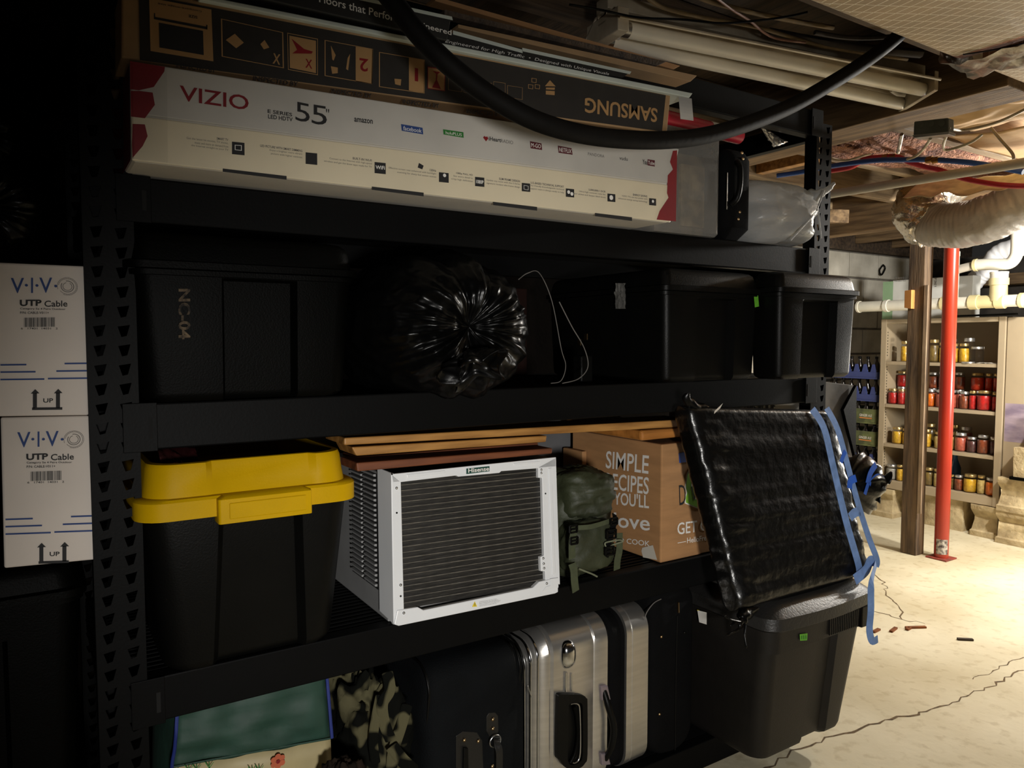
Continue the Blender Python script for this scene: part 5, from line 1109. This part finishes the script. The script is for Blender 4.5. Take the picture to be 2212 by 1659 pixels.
MB().grid(lambda u, v: Vector((4.318-.0379*math.cos((u-.5)*1.7+.55), 2.185-.0379*math.sin((u-.5)*1.7+.55), .03+.085*v)), 12, 3).build('sticker', mat('worn_label', (206, 200, 188), .7, var=.5, scale=60, rgb2=(70, 60, 60)), rp, smooth=60)
MB().lathe((4.318, 2.185, 0), [(.06, 1.876), (.06, 1.8925)], 20).build('cap_plate', M['steel'], rp)
# ------------------------------------------------------------------ plastic drain pipes
X4 = PX(4.88)
def zz5(x, y): return (1780+x*.30146, 500+y*.30146)
dp = thing('drain_pipe', 'white plastic drain pipe run with fittings in front of the cabinet top', 'pipe', X4(2080, 650))
A, B = X4(1856, 663), X4(2225, 648)
MB().tube([A, B], .036, 18).build('pipe', M['pvc'], dp, smooth=60)
for x0_, x1_, r, m in ((470, 500, .042, 'pvc'), (785, 815, .044, 'pvcy'), (905, 965, .044, 'pvcy'), (1100, 1155, .045, 'pvcy'), (1270, 1325, .045, 'pvcy'), (1418, 1440, .044, 'pvcy'), (245, 262, .041, 'pvc'), (1155, 1270, .039, 'pvcy')):
    t0_, t1_ = (zz5(x0_, 0)[0]-1856)/369, (zz5(x1_, 0)[0]-1856)/369
    MB().tube([A.lerp(B, t0_), A.lerp(B, t1_)], r, 18).build('coupling', M[m], dp, smooth=50)
c0 = X4(*zz5(1205, 500)); tz = X4(*zz5(1255, 290)).z; cy_ = X4(*zz5(1252, 400)).y
MB().tube([Vector((4.88, cy_, c0.z)), Vector((4.88, cy_, X4(1, zz5(0, 415)[1]).z if False else c0.z+.10))], [.048, .046], 18).build('tee_branch', M['pvcy'], dp, smooth=50)
MB().lathe((4.88, cy_, 0), [(.053, c0.z+.095), (.053, c0.z+.135)], 18).build('tee_collar', M['pvcy'], dp, smooth=40)
MB().lathe((4.88, cy_, 0), [(.048, c0.z+.135), (.048, tz-.012), (.050, tz-.010), (.050, tz)], 18).build('riser', M['pvc'], dp, smooth=40)
vx = X4(*zz5(935, 300)).y; vt = X4(*zz5(945, 145)).z
MB().lathe((4.88, vx, 0), [(.026, c0.z+.03), (.026, vt-.03), (.028, vt-.028), (.028, vt)], 16).build('riser', M['pvc'], dp, smooth=40)
el = spline([X4(*zz5(*p)) for p in ((920, 285), (1000, 262), (1090, 240))], 5)
MB().tube(el, .026, 16).build('branch', M['conduit'], dp, smooth=60)
el = spline([X4(*zz5(*p)) for p in ((1085, 240), (1180, 236), (1280, 236), (1340, 222), (1375, 175), (1384, 120), (1386, 40), (1388, -20))], 6)
MB().tube(el, .034, 18).build('elbow', M['pvc'], dp, smooth=60)
MB().tube([X4(*zz5(1078, 243)), X4(*zz5(1100, 240))], .038, 18).build('coupling', M['pvcy'], dp, smooth=50)
dv = thing('dryer_hose', 'white flexible dryer hose snaking behind the drain pipes', 'hose', at(2100, 600, X=5.25))
X5 = PX(5.3); dpth = spline([X5(*zz5(*p)) for p in ((960, 430), (1020, 420), (1070, 370), (1120, 310), (1180, 260), (1230, 180), (1300, 135), (1420, 110))], 10)
MB().tube(dpth, [.058+.0018*math.sin(i*1.3) for i in range(len(dpth))], 22).build('hose', mat('hose_white', (224, 224, 226), .5, var=.05, bump=.3, bscale=30), dv, smooth=70)
# ------------------------------------------------------------------ cabinet
cab = thing('metal_cabinet', 'beige steel cabinet of canning jars, doors open, standing on stone blocks', 'cabinet', (5.2, 2.6, .245))
bg = mat('beige_steel', (168, 152, 126), .45, var=.05, scale=4)
cy0, cy1, cx0, cx1, cz0, cz1 = 2.195, 2.99, 5.0, 5.34, .205, 1.385
MB().box(cx0, cy0, cz0, cx1, cy0+.025, cz1).build('side_wall', bg, cab, bevel=.003); MB().box(cx0, cy1-.022, cz0, cx1, cy1, cz1).build('side_wall', bg, cab, bevel=.003)
MB().box(cx1-.008, cy0+.025, cz0, cx1, cy1-.022, cz1).build('back_wall', bg, cab)
MB().box(cx0, cy0+.0255, cz1-.03, cx1-.0085, cy1-.0225, cz1).build('top', bg, cab, bevel=.003); MB().box(cx0, cy0+.0255, cz0, cx1-.0085, cy1-.0225, .262).build('bottom', bg, cab, bevel=.003)
for y in (cy0+.003, cy1-.04): MB().box(cx0-.004, y-.003, cz0, cx0-.0002, y+.034, cz1).build('front_stile', bg, cab, bevel=.001)
SH = [1.093, .795, .518, .262]
for z in SH[:3]: MB().box(cx0+.006, cy0+.026, z-.022, cx1-.009, cy1-.023, z).build('shelf', bg, cab, bevel=.002)
dr = MB().box(cx0+.01, 1.45, cz0+.005, cx0+.035, cy0-.004, cz1-.005).build('door', bg, cab, bevel=.004)
MB().grid(lambda u, v: Vector((cx0+.0095, 2.185-.30*u, .62+.235*v)), 2, 2).build('magnet_sheet', mat('cloud_print', (166, 150, 160), .5, var=.3, scale=6, rgb2=(120, 106, 124), stretch=(1, 1, 3)), dr)
h0 = None
for z in [.35+.02*i for i in range(48)]:
    if min(abs(z-s_) for s_ in SH) < .03: continue
    lo2 = Vector((cx0+.05, cy1-.0225, z))-cab.location
    if h0 is None: h0 = MB().box(cx0+.047, cy1-.0232, z, cx0+.053, cy1-.0221, z+.009).build('peg_slot', slotm, cab, loc=lo2)
    else: rep(h0, lo2)
rs = thing('mounting_rail', 'black slotted metal rail lying on top of the cabinet', 'rail', (5.1, 2.4, 1.386))
MB().beam(at(2062, 683, X=5.02), at(2198, 678, X=5.02), .02, .012).build('rail', M['black'], rs, bevel=.003)
cbx = thing('flat_carton', 'white and green carton standing on the left end of cabinet', 'box', (5.2, 2.8, 1.386))
MB().box(5.12, 2.45, 1.3865, 5.22, 2.985, 1.66).build('carton', mat('white_green_carton', (206, 206, 200), .7, var=.04), cbx, bevel=.003)
pcx = PX(5.1195); k = MB(); a = at(1908, 600, X=5.12).y; b = at(1930, 600, X=5.12).y
k.quad((5.1192, a, 1.39), (5.1192, b, 1.39), (5.1192, b, 1.655), (5.1192, a, 1.655)); k.build('green_panel', mat('sage_print', (136, 166, 130), .7, var=.05), cbx)
k = MB(); tpx(k, pcx, 'Premium', zz5(505, 342), zz5(610, 340), zz5(505, 322), .0012, .5); tpx(k, pcx, 'vinyl plank floor', zz5(505, 362), zz5(590, 360), zz5(505, 350), .0012)
tpx(k, pcx, '12CT', zz5(792, 395), zz5(793, 330), zz5(806, 395), .0012, .6); k.build('grey_print', M['greytxt'], cbx)
# jars
gl = clear('jar_glass', (1, 1, 1), .95, .05, .4, (.02, .02, .02))
FOOD = dict(yellow=((222, 178, 50), (180, 132, 24)), red=((206, 40, 36), (150, 20, 20)), orange=((226, 120, 24), (190, 80, 14)), brown=((150, 76, 44), (100, 48, 28)), pink=((190, 96, 72), (150, 66, 50)), olive=((126, 104, 52), (84, 66, 30)),
            pale=((226, 206, 136), (190, 160, 90)), purple=((92, 54, 50), (58, 34, 34)), grey=((170, 168, 160), (120, 116, 108)), scarlet=((214, 66, 34), (170, 40, 20)))
lidg = mat('gold_lid', (206, 178, 120), .3, .8, var=.08); lids = mat('silver_lid', (206, 204, 200), .3, .8, var=.08)
def make_jar(kind, r, h):
    root = thing('canning_jar', 'jar', 'jar', (0, 0, 0))
    MB().lathe((0, 0, 0), [(r*.86, 0), (r, .006), (r, h*.70), (r*.93, h*.78), (r*.80, h*.84), (r*.80, h*.86)], 18).build('glass', gl, root, smooth=50)
    if kind != 'empty':
        c1, c2 = FOOD[kind]
        MB().lathe((0, 0, 0), [(r*.82, .003), (r*.95, .009), (r*.95, h*.68), (r*.86, h*.745)], 16).build('contents', mat('food_'+kind, c1, .35, var=.3, scale=48, rgb2=c2, bump=.3, bscale=70, coat=.6), root, smooth=50)
    lid = MB().lathe((0, 0, 0), [(r*.84, h*.86), (r*.86, h*.865), (r*.86, h*.97), (r*.82, h), (r*.4, h)], 18).build('lid', lidg if kind in ('yellow', 'red', 'scarlet', 'pale', 'olive') else lids, root, smooth=40)
    return root
PROTO = {}
names = {'yellow': 'yellow corn', 'red': 'bright red tomato', 'orange': 'orange carrot', 'brown': 'brown', 'pink': 'pinkish salsa', 'olive': 'olive brown', 'pale': 'pale yellow bean', 'purple': 'dark purple', 'grey': 'greyish', 'empty': 'empty clear', 'scarlet': 'orange red tomato'}
ordn = ['first', 'second', 'third', 'fourth', 'fifth', 'sixth', 'seventh', 'eighth', 'ninth', 'tenth', 'eleventh']
shn = ['top', 'second', 'third', 'bottom']
def zz6(x, y): return (1820+x*.33764, 860+y*.33764)
J = {(0, 0): [(575, 'yellow', .026, .14), (780, 'olive', .036, .15), (840, 'yellow', .034, .13), (925, 'yellow', .034, .125), (1000, 'yellow', .040, .125), (1092, 'empty', .038, .105), (1142, 'empty', .032, .105)],
     (0, 1): [(700, 'grey', .034, .15), (910, 'grey', .034, .155), (1035, 'empty', .036, .16)],
     (1, 0): [(495, 'red', .033, .105), (556, 'red', .033, .105), (640, 'red', .033, .105), (762, 'orange', .034, .115), (840, 'pink', .034, .115), (916, 'pink', .036, .118), (962, 'pink', .022, .115), (1005, 'brown', .030, .112), (1068, 'red', .038, .120), (1151, 'red', .042, .125), (1225, 'red', .036, .118)],
     (2, 0): [(528, 'yellow', .036, .115), (590, 'yellow', .034, .11), (738, 'yellow', .030, .12), (764, 'yellow', .018, .12), (830, 'pale', .030, .11), (903, 'pale', .034, .115), (985, 'pink', .040, .118), (1065, 'purple', .040, .098), (1147, 'brown', .042, .118), (1218, 'purple', .036, .112)],
     (2, 1): [(760, 'olive', .040, .15), (880, 'olive', .036, .15), (946, 'olive', .044, .155), (1022, 'brown', .036, .15)],
     (3, 1): [(700, 'grey', .03, .12)]}
PLACED = []
def place(kind, r, h, x, y, z, label):
    key = (kind, r, h)
    if key not in PROTO:
        o = make_jar(kind, r, h); o.location = (x, y, z); o['label'] = label; o['group'] = 'canning jars in the beige cabinet'; PROTO[key] = o
    else: o = dup(PROTO[key], (x, y, z), label, 'canning jars in the beige cabinet')
    return o
FX = [5.07, 5.075, 5.075, 5.06]
for (s_, row), L_ in J.items():
    for i, (x, kd, r, h) in enumerate(L_):
        Xp = FX[s_] if row == 0 else FX[s_]+.10
        y = at(zz5(x, 0)[0], 800+s_*60, X=Xp).y
        r = min(r, .042)
        y = max(cy0+.027+r, min(cy1-.025-r, y))
        while any(q[0] == (s_, row) and abs(q[1]-y) < r+q[2]+.001 for q in PLACED): r -= .001
        PLACED.append(((s_, row), y, r))
        rowt = 'front row' if row == 0 else 'back row'
        place(kd, round(r, 3), h, Xp, y, SH[s_]+.0008, f'{names[kd]} jar, {ordn[i]} from left in {rowt}, {shn[s_]} cabinet shelf')
# second level of jars stacked on a back row of the second shelf
L_ = [(545, 'red', .034, .11), (705, 'red', .034, .11), (782, 'brown', .034, .11), (850, 'brown', .036, .115), (908, 'brown', .034, .115), (972, 'brown', .042, .115), (1103, 'scarlet', .042, .115), (1182, 'scarlet', .034, .115), (1240, 'scarlet', .03, .115)]
pl3 = []
for i, (x, kd, r, h) in enumerate(L_):
    y = at(zz5(x, 0)[0], 830, X=5.185).y; y = max(cy0+.027+r, min(cy1-.025-r, y))
    while any(abs(q-y) < r+w__+.001 for q, w__ in pl3): r -= .001
    pl3.append((y, r)); r = round(r, 3)
    place('pink', r, .115, 5.185, y, SH[1]+.0008, f'jar under the {ordn[i]} stacked jar of back row, second cabinet shelf')
    place(kd, r, h, 5.185, y, SH[1]+.1165, f'{names[kd]} jar stacked {ordn[i]} from left, upper back row, second shelf')
# bottom shelf, measured in another crop
L_ = [(310, 'grey', .036, .105), (364, 'yellow', .030, .11), (440, 'yellow', .032, .11), (547, 'olive', .034, .12), (610, 'pale', .03, .12), (662, 'pale', .026, .135), (700, 'olive', .024, .095), (744, 'brown', .040, .098), (816, 'yellow', .040, .115), (886, 'pale', .044, .118), (955, 'orange', .036, .112)]
pl4 = []
for i, (x, kd, r, h) in enumerate(L_):
    y = at(zz6(x, 0)[0], 1060, X=5.06).y; y = max(cy0+.027+r, min(cy1-.025-r, y))
    while any(abs(q-y) < r+w__+.001 for q, w__ in pl4): r -= .001
    pl4.append((y, r)); place(kd, round(r, 3), h, 5.06, y, SH[3]+.0008, f'{names[kd]} jar, {ordn[i]} from left along the bottom cabinet shelf')
y = cy0+.07; place('brown', .034, .11, 5.2, y, SH[3]+.0008, 'lower one of two brown jars stacked in bottom right corner'); place('brown', .034, .11, 5.2, y, SH[3]+.1115, 'upper one of two brown jars stacked in bottom right corner')
bb = thing('glass_bottle', 'blue glass bottle at the back of the bottom cabinet shelf', 'bottle', (5.22, 2.57, SH[3]+.0008))
MB().lathe((5.22, 2.57, SH[3]+.0008), [(.034, 0), (.036, .006), (.036, .12), (.014, .18), (.013, .23), (.015, .232), (.015, .24)], 18).build('bottle', mat('blue_glass', (40, 90, 140), .12, var=.05, coat=.5), bb, smooth=50)
for i, (x, y_, r) in enumerate(((1030, 910, .04),)):
    p = at(*zz5(x, y_), X=5.03); tag(MB().lathe((5.035, p.y, SH[0]+.0005), [(r, 0), (r, .008), (r*.9, .010)], 20).build('jar_lid', lids, smooth=40, loc=(5.035, p.y, SH[0])), 'flat loose jar lid lying at front of top cabinet shelf', 'lid')
pps = at(*zz5(1190, 915), X=5.04)
tag(MB().grid(lambda u, v: Vector((5.012+.09*v, pps.y+.07-.15*u, SH[0]+.002+.008*abs(nz((u*5, v*3, 0), 1, 4)))), 14, 8).build('paper_napkin', M['paper'], solid=.001, smooth=60, loc=(5.05, pps.y, SH[0])), 'crumpled white paper at right front of top cabinet shelf', 'paper')
# stones under the cabinet
stm = mat('cast_stone', (196, 178, 140), .9, var=.2, scale=14, bump=.6, bscale=50, rgb2=(156, 138, 104), bdist=.008)
def stone(y0, y1, x0, x1, h, label, prof=None, z0=.0005):
    prof = prof or [(0, .0), (.0, .16), (.012, .2), (.03, .5), (.03, .62), (.006, .8), (0, .86), (0, 1)]
    root = thing('stone_block', label, 'stone block', ((x0+x1)/2, (y0+y1)/2, z0))
    mb = MB(); rings = []
    for e, t in prof:
        rr = []
        for q in ring(x0+e, x1-e, y0+e*.5, y1-e*.5, z0+h*t, .006, 2): rr.append(q+Vector((nz(q, 18, 1), nz(q, 18, 2), 0))*.006)
        rings.append(rr)
    mb.loft(rings).build('block', stm, root, smooth=30)
    return root
stone(2.86, 3.02, 4.985, 5.25, .20, 'worn carved stone under the left end of cabinet')
stone(2.42, 2.70, 5.03, 5.30, .20, 'plain grey stone under the middle of cabinet', [(0, 0), (.004, .5), (0, 1)])
stone(2.195, 2.36, 4.995, 5.28, .20, 'moulded stone under the right end of cabinet')
stone(1.70, 2.185, 4.94, 4.99, .20, 'lower moulded stone of the pair before cabinet door')
stone(1.70, 2.180, 4.93, 4.99, .205, 'upper moulded stone of the pair before cabinet door', None, .2015)
cbk = stone(1.70, 2.085, 4.90, 4.985, .175, 'pale rough concrete block on top of the moulded stones', [(0, 0), (.002, .5), (0, 1)], .4275)
tag(MB().box(4.895, 1.70, .4075, 4.99, 2.10, .4268).build('foam_strip', M['black2'], loc=(4.94, 1.9, .4075), bevel=.004), 'wavy black strip between moulded stone and concrete block', 'strip')
bx = thing('detergent_jug', 'white plastic jug with a blue stripe on the concrete block', 'jug', (4.945, 1.98, .6035))
MB().lathe((4.945, 1.985, .6035), [(.04, 0), (.045, .01), (.045, .09), (.03, .13), (.018, .15), (.018, .17)], 20).build('jug', M['pvc'], bx, smooth=50)
MB().lathe((4.945, 1.985, .6035), [(.0456, .06), (.0456, .078)], 20).build('stripe', M['blueink'], bx, smooth=50); MB().lathe((4.945, 1.985, .6035), [(.021, .165), (.021, .185)], 16).build('cap', M['blueink'], bx, smooth=40)
# ------------------------------------------------------------------ crates of bottles left of the cabinet
bcm = mat('blue_crate', (58, 70, 128), .5, var=.08); gpm = mat('green_pack', (108, 116, 70), .7, var=.2, scale=20, rgb2=(70, 76, 50)); bot = mat('dark_bottle', (30, 26, 24), .15, var=.1)
KX0, KX1, KY0, KY1 = 5.02, 5.30, 3.02, 3.42
def crate(z, m, label, green=False):
    root = thing('bottle_crate', label, 'crate', ((KX0+KX1)/2, (KY0+KY1)/2, z)); root['group'] = 'bottle crates beside the cabinet'
    h = .105
    MB().box(KX0, KY0, z, KX1, KY1, z+.012).build('bottom', m, root)
    for a in ((KX0, KY0, KX0+.008, KY1), (KX1-.008, KY0, KX1, KY1)): MB().box(a[0], a[1], z+.0125, a[2], a[3], z+(.05 if not green else h)).build('side', m, root, bevel=.002)
    for a in ((KX0+.0085, KY0, KX1-.0085, KY0+.008), (KX0+.0085, KY1-.008, KX1-.0085, KY1)): MB().box(a[0], a[1], z+.0125, a[2], a[3], z+(.05 if not green else h)).build('end', m, root, bevel=.002)
    if not green:
        f = None
        for i in range(6):
            y = KY0+.03+i*.065; lo2 = Vector((KX0, y, z+.05))-root.location
            if f is None: f = MB().loft([[Vector((KX0, y-.022, z+.05)), Vector((KX0+.008, y-.022, z+.05)), Vector((KX0+.008, y+.022, z+.05)), Vector((KX0, y+.022, z+.05))], [Vector((KX0, y-.009, z+h)), Vector((KX0+.008, y-.009, z+h)), Vector((KX0+.008, y+.009, z+h)), Vector((KX0, y+.009, z+h))]]).build('finger', m, root, loc=lo2)
            else: rep(f, lo2)
    else:
        k = MB(); k2 = MB(); pl = PX(KX0-.0004)
        for i in range(3):
            y = KY0+.075+i*.125
            text(k, 'GINGER ALE', Vector((KX0, y+.05, z+.05)), Vector((KX0, y-.045, z+.05)), Vector((KX0, y+.05, z+.068)), (-1, 0, 0), .001, .6)
            k2.quad((KX0-.001, y+.05, z+.036), (KX0-.001, y-.045, z+.036), (KX0-.001, y-.045, z+.044), (KX0-.001, y+.05, z+.044))
        k.build('pack_lettering', M['whiteink'], root); k2.build('orange_band_print', mat('orange_print', (206, 130, 70), .7, var=0), root)
    return root
zc = .0005; bproto = None
lev = [('blue plastic bottle crate, lowest of the stack beside cabinet', 0), ('blue plastic bottle crate, second from the floor beside cabinet', 0), ('blue plastic bottle crate just under the green packs', 0), ('green printed bottle pack, lower of two in the crate stack', 1), ('green printed bottle pack, upper of two in the crate stack', 1), ('blue plastic bottle crate just above the green packs', 0), ('blue plastic bottle crate on top of the whole stack', 0)]
for li, (lab, gr) in enumerate(lev):
    crate(zc, gpm if gr else bcm, lab, gr)
    for i in range(6):
        y = KY0+.035+i*.064
        lb2 = f'dark bottle, {ordn[i]} from cabinet side, in crate level {["one","two","three","four","five","six","seven"][li]} from floor'
        if bproto is None:
            bproto = thing('glass_bottle', lb2, 'bottle', (KX0+.045, y, zc+.0125), 'bottles in the crates')
            MB().lathe((KX0+.045, y, zc+.0125), [(.026, 0), (.028, .004), (.028, .082), (.012, .115), (.011, .135)], 12).build('bottle', bot, bproto, smooth=50)
            MB().lathe((KX0+.045, y, zc+.0125), [(.0125, .132), (.0125, .146), (.008, .147)], 12).build('cap', M['black'], bproto, smooth=40)
        else: dup(bproto, (KX0+.045, y, zc+.0125), lb2, 'bottles in the crates')
    zc += .1605
# wall socket cable and vent on far wall
tag(MB().tube(spline([at(1908, 572, Y=3.49), at(1900, 584, Y=3.485), at(1904, 594, Y=3.48), at(1912, 580, Y=3.485), at(1908, 572, Y=3.492)]), .006, 6).build('cable_coil', M['black'], smooth=50, loc=(5.7, 3.49, 1.8)), 'small black cable coil poking from the far block wall', 'cable')
# ------------------------------------------------------------------ left of the rack: bags above and totes below the cartons
lb2 = thing('trash_bag', 'dim black trash bag slumped on the cable cartons at far left', 'trash bag', (-.05, 1.6, 1.367))
bagmesh((-.06, 1.62, 1.455), (.115, .17, .10), 11, .14, 6.0, .2, 1.3675, 110, 60).build('bag', M['film'], lb2, smooth=80)
lb3 = thing('trash_bag', 'upper black trash bag leaning against rack upright at far left', 'trash bag', (-.1, 1.85, 1.6))
bagmesh((-.085, 1.75, 1.60), (.13, .20, .12), 9, .14, 9.0, .2, None, 110, 60).build('bag', M['film'], lb3, smooth=80)
for i, (z0_, z1_, t) in enumerate(((.001, .42, 'lower dark tote under the cable cartons'), (.4215, .86, 'upper dark tote right under the cable cartons'))):
    r_ = thing('storage_tote', t, 'storage tote', (-.15, 1.7, z0_)); tote(r_, -.42, .06, 1.47, 2.1, z0_, z1_, z1_-.06, (-.3, -.05), z1_-.12, M['black2'], tap=.02)
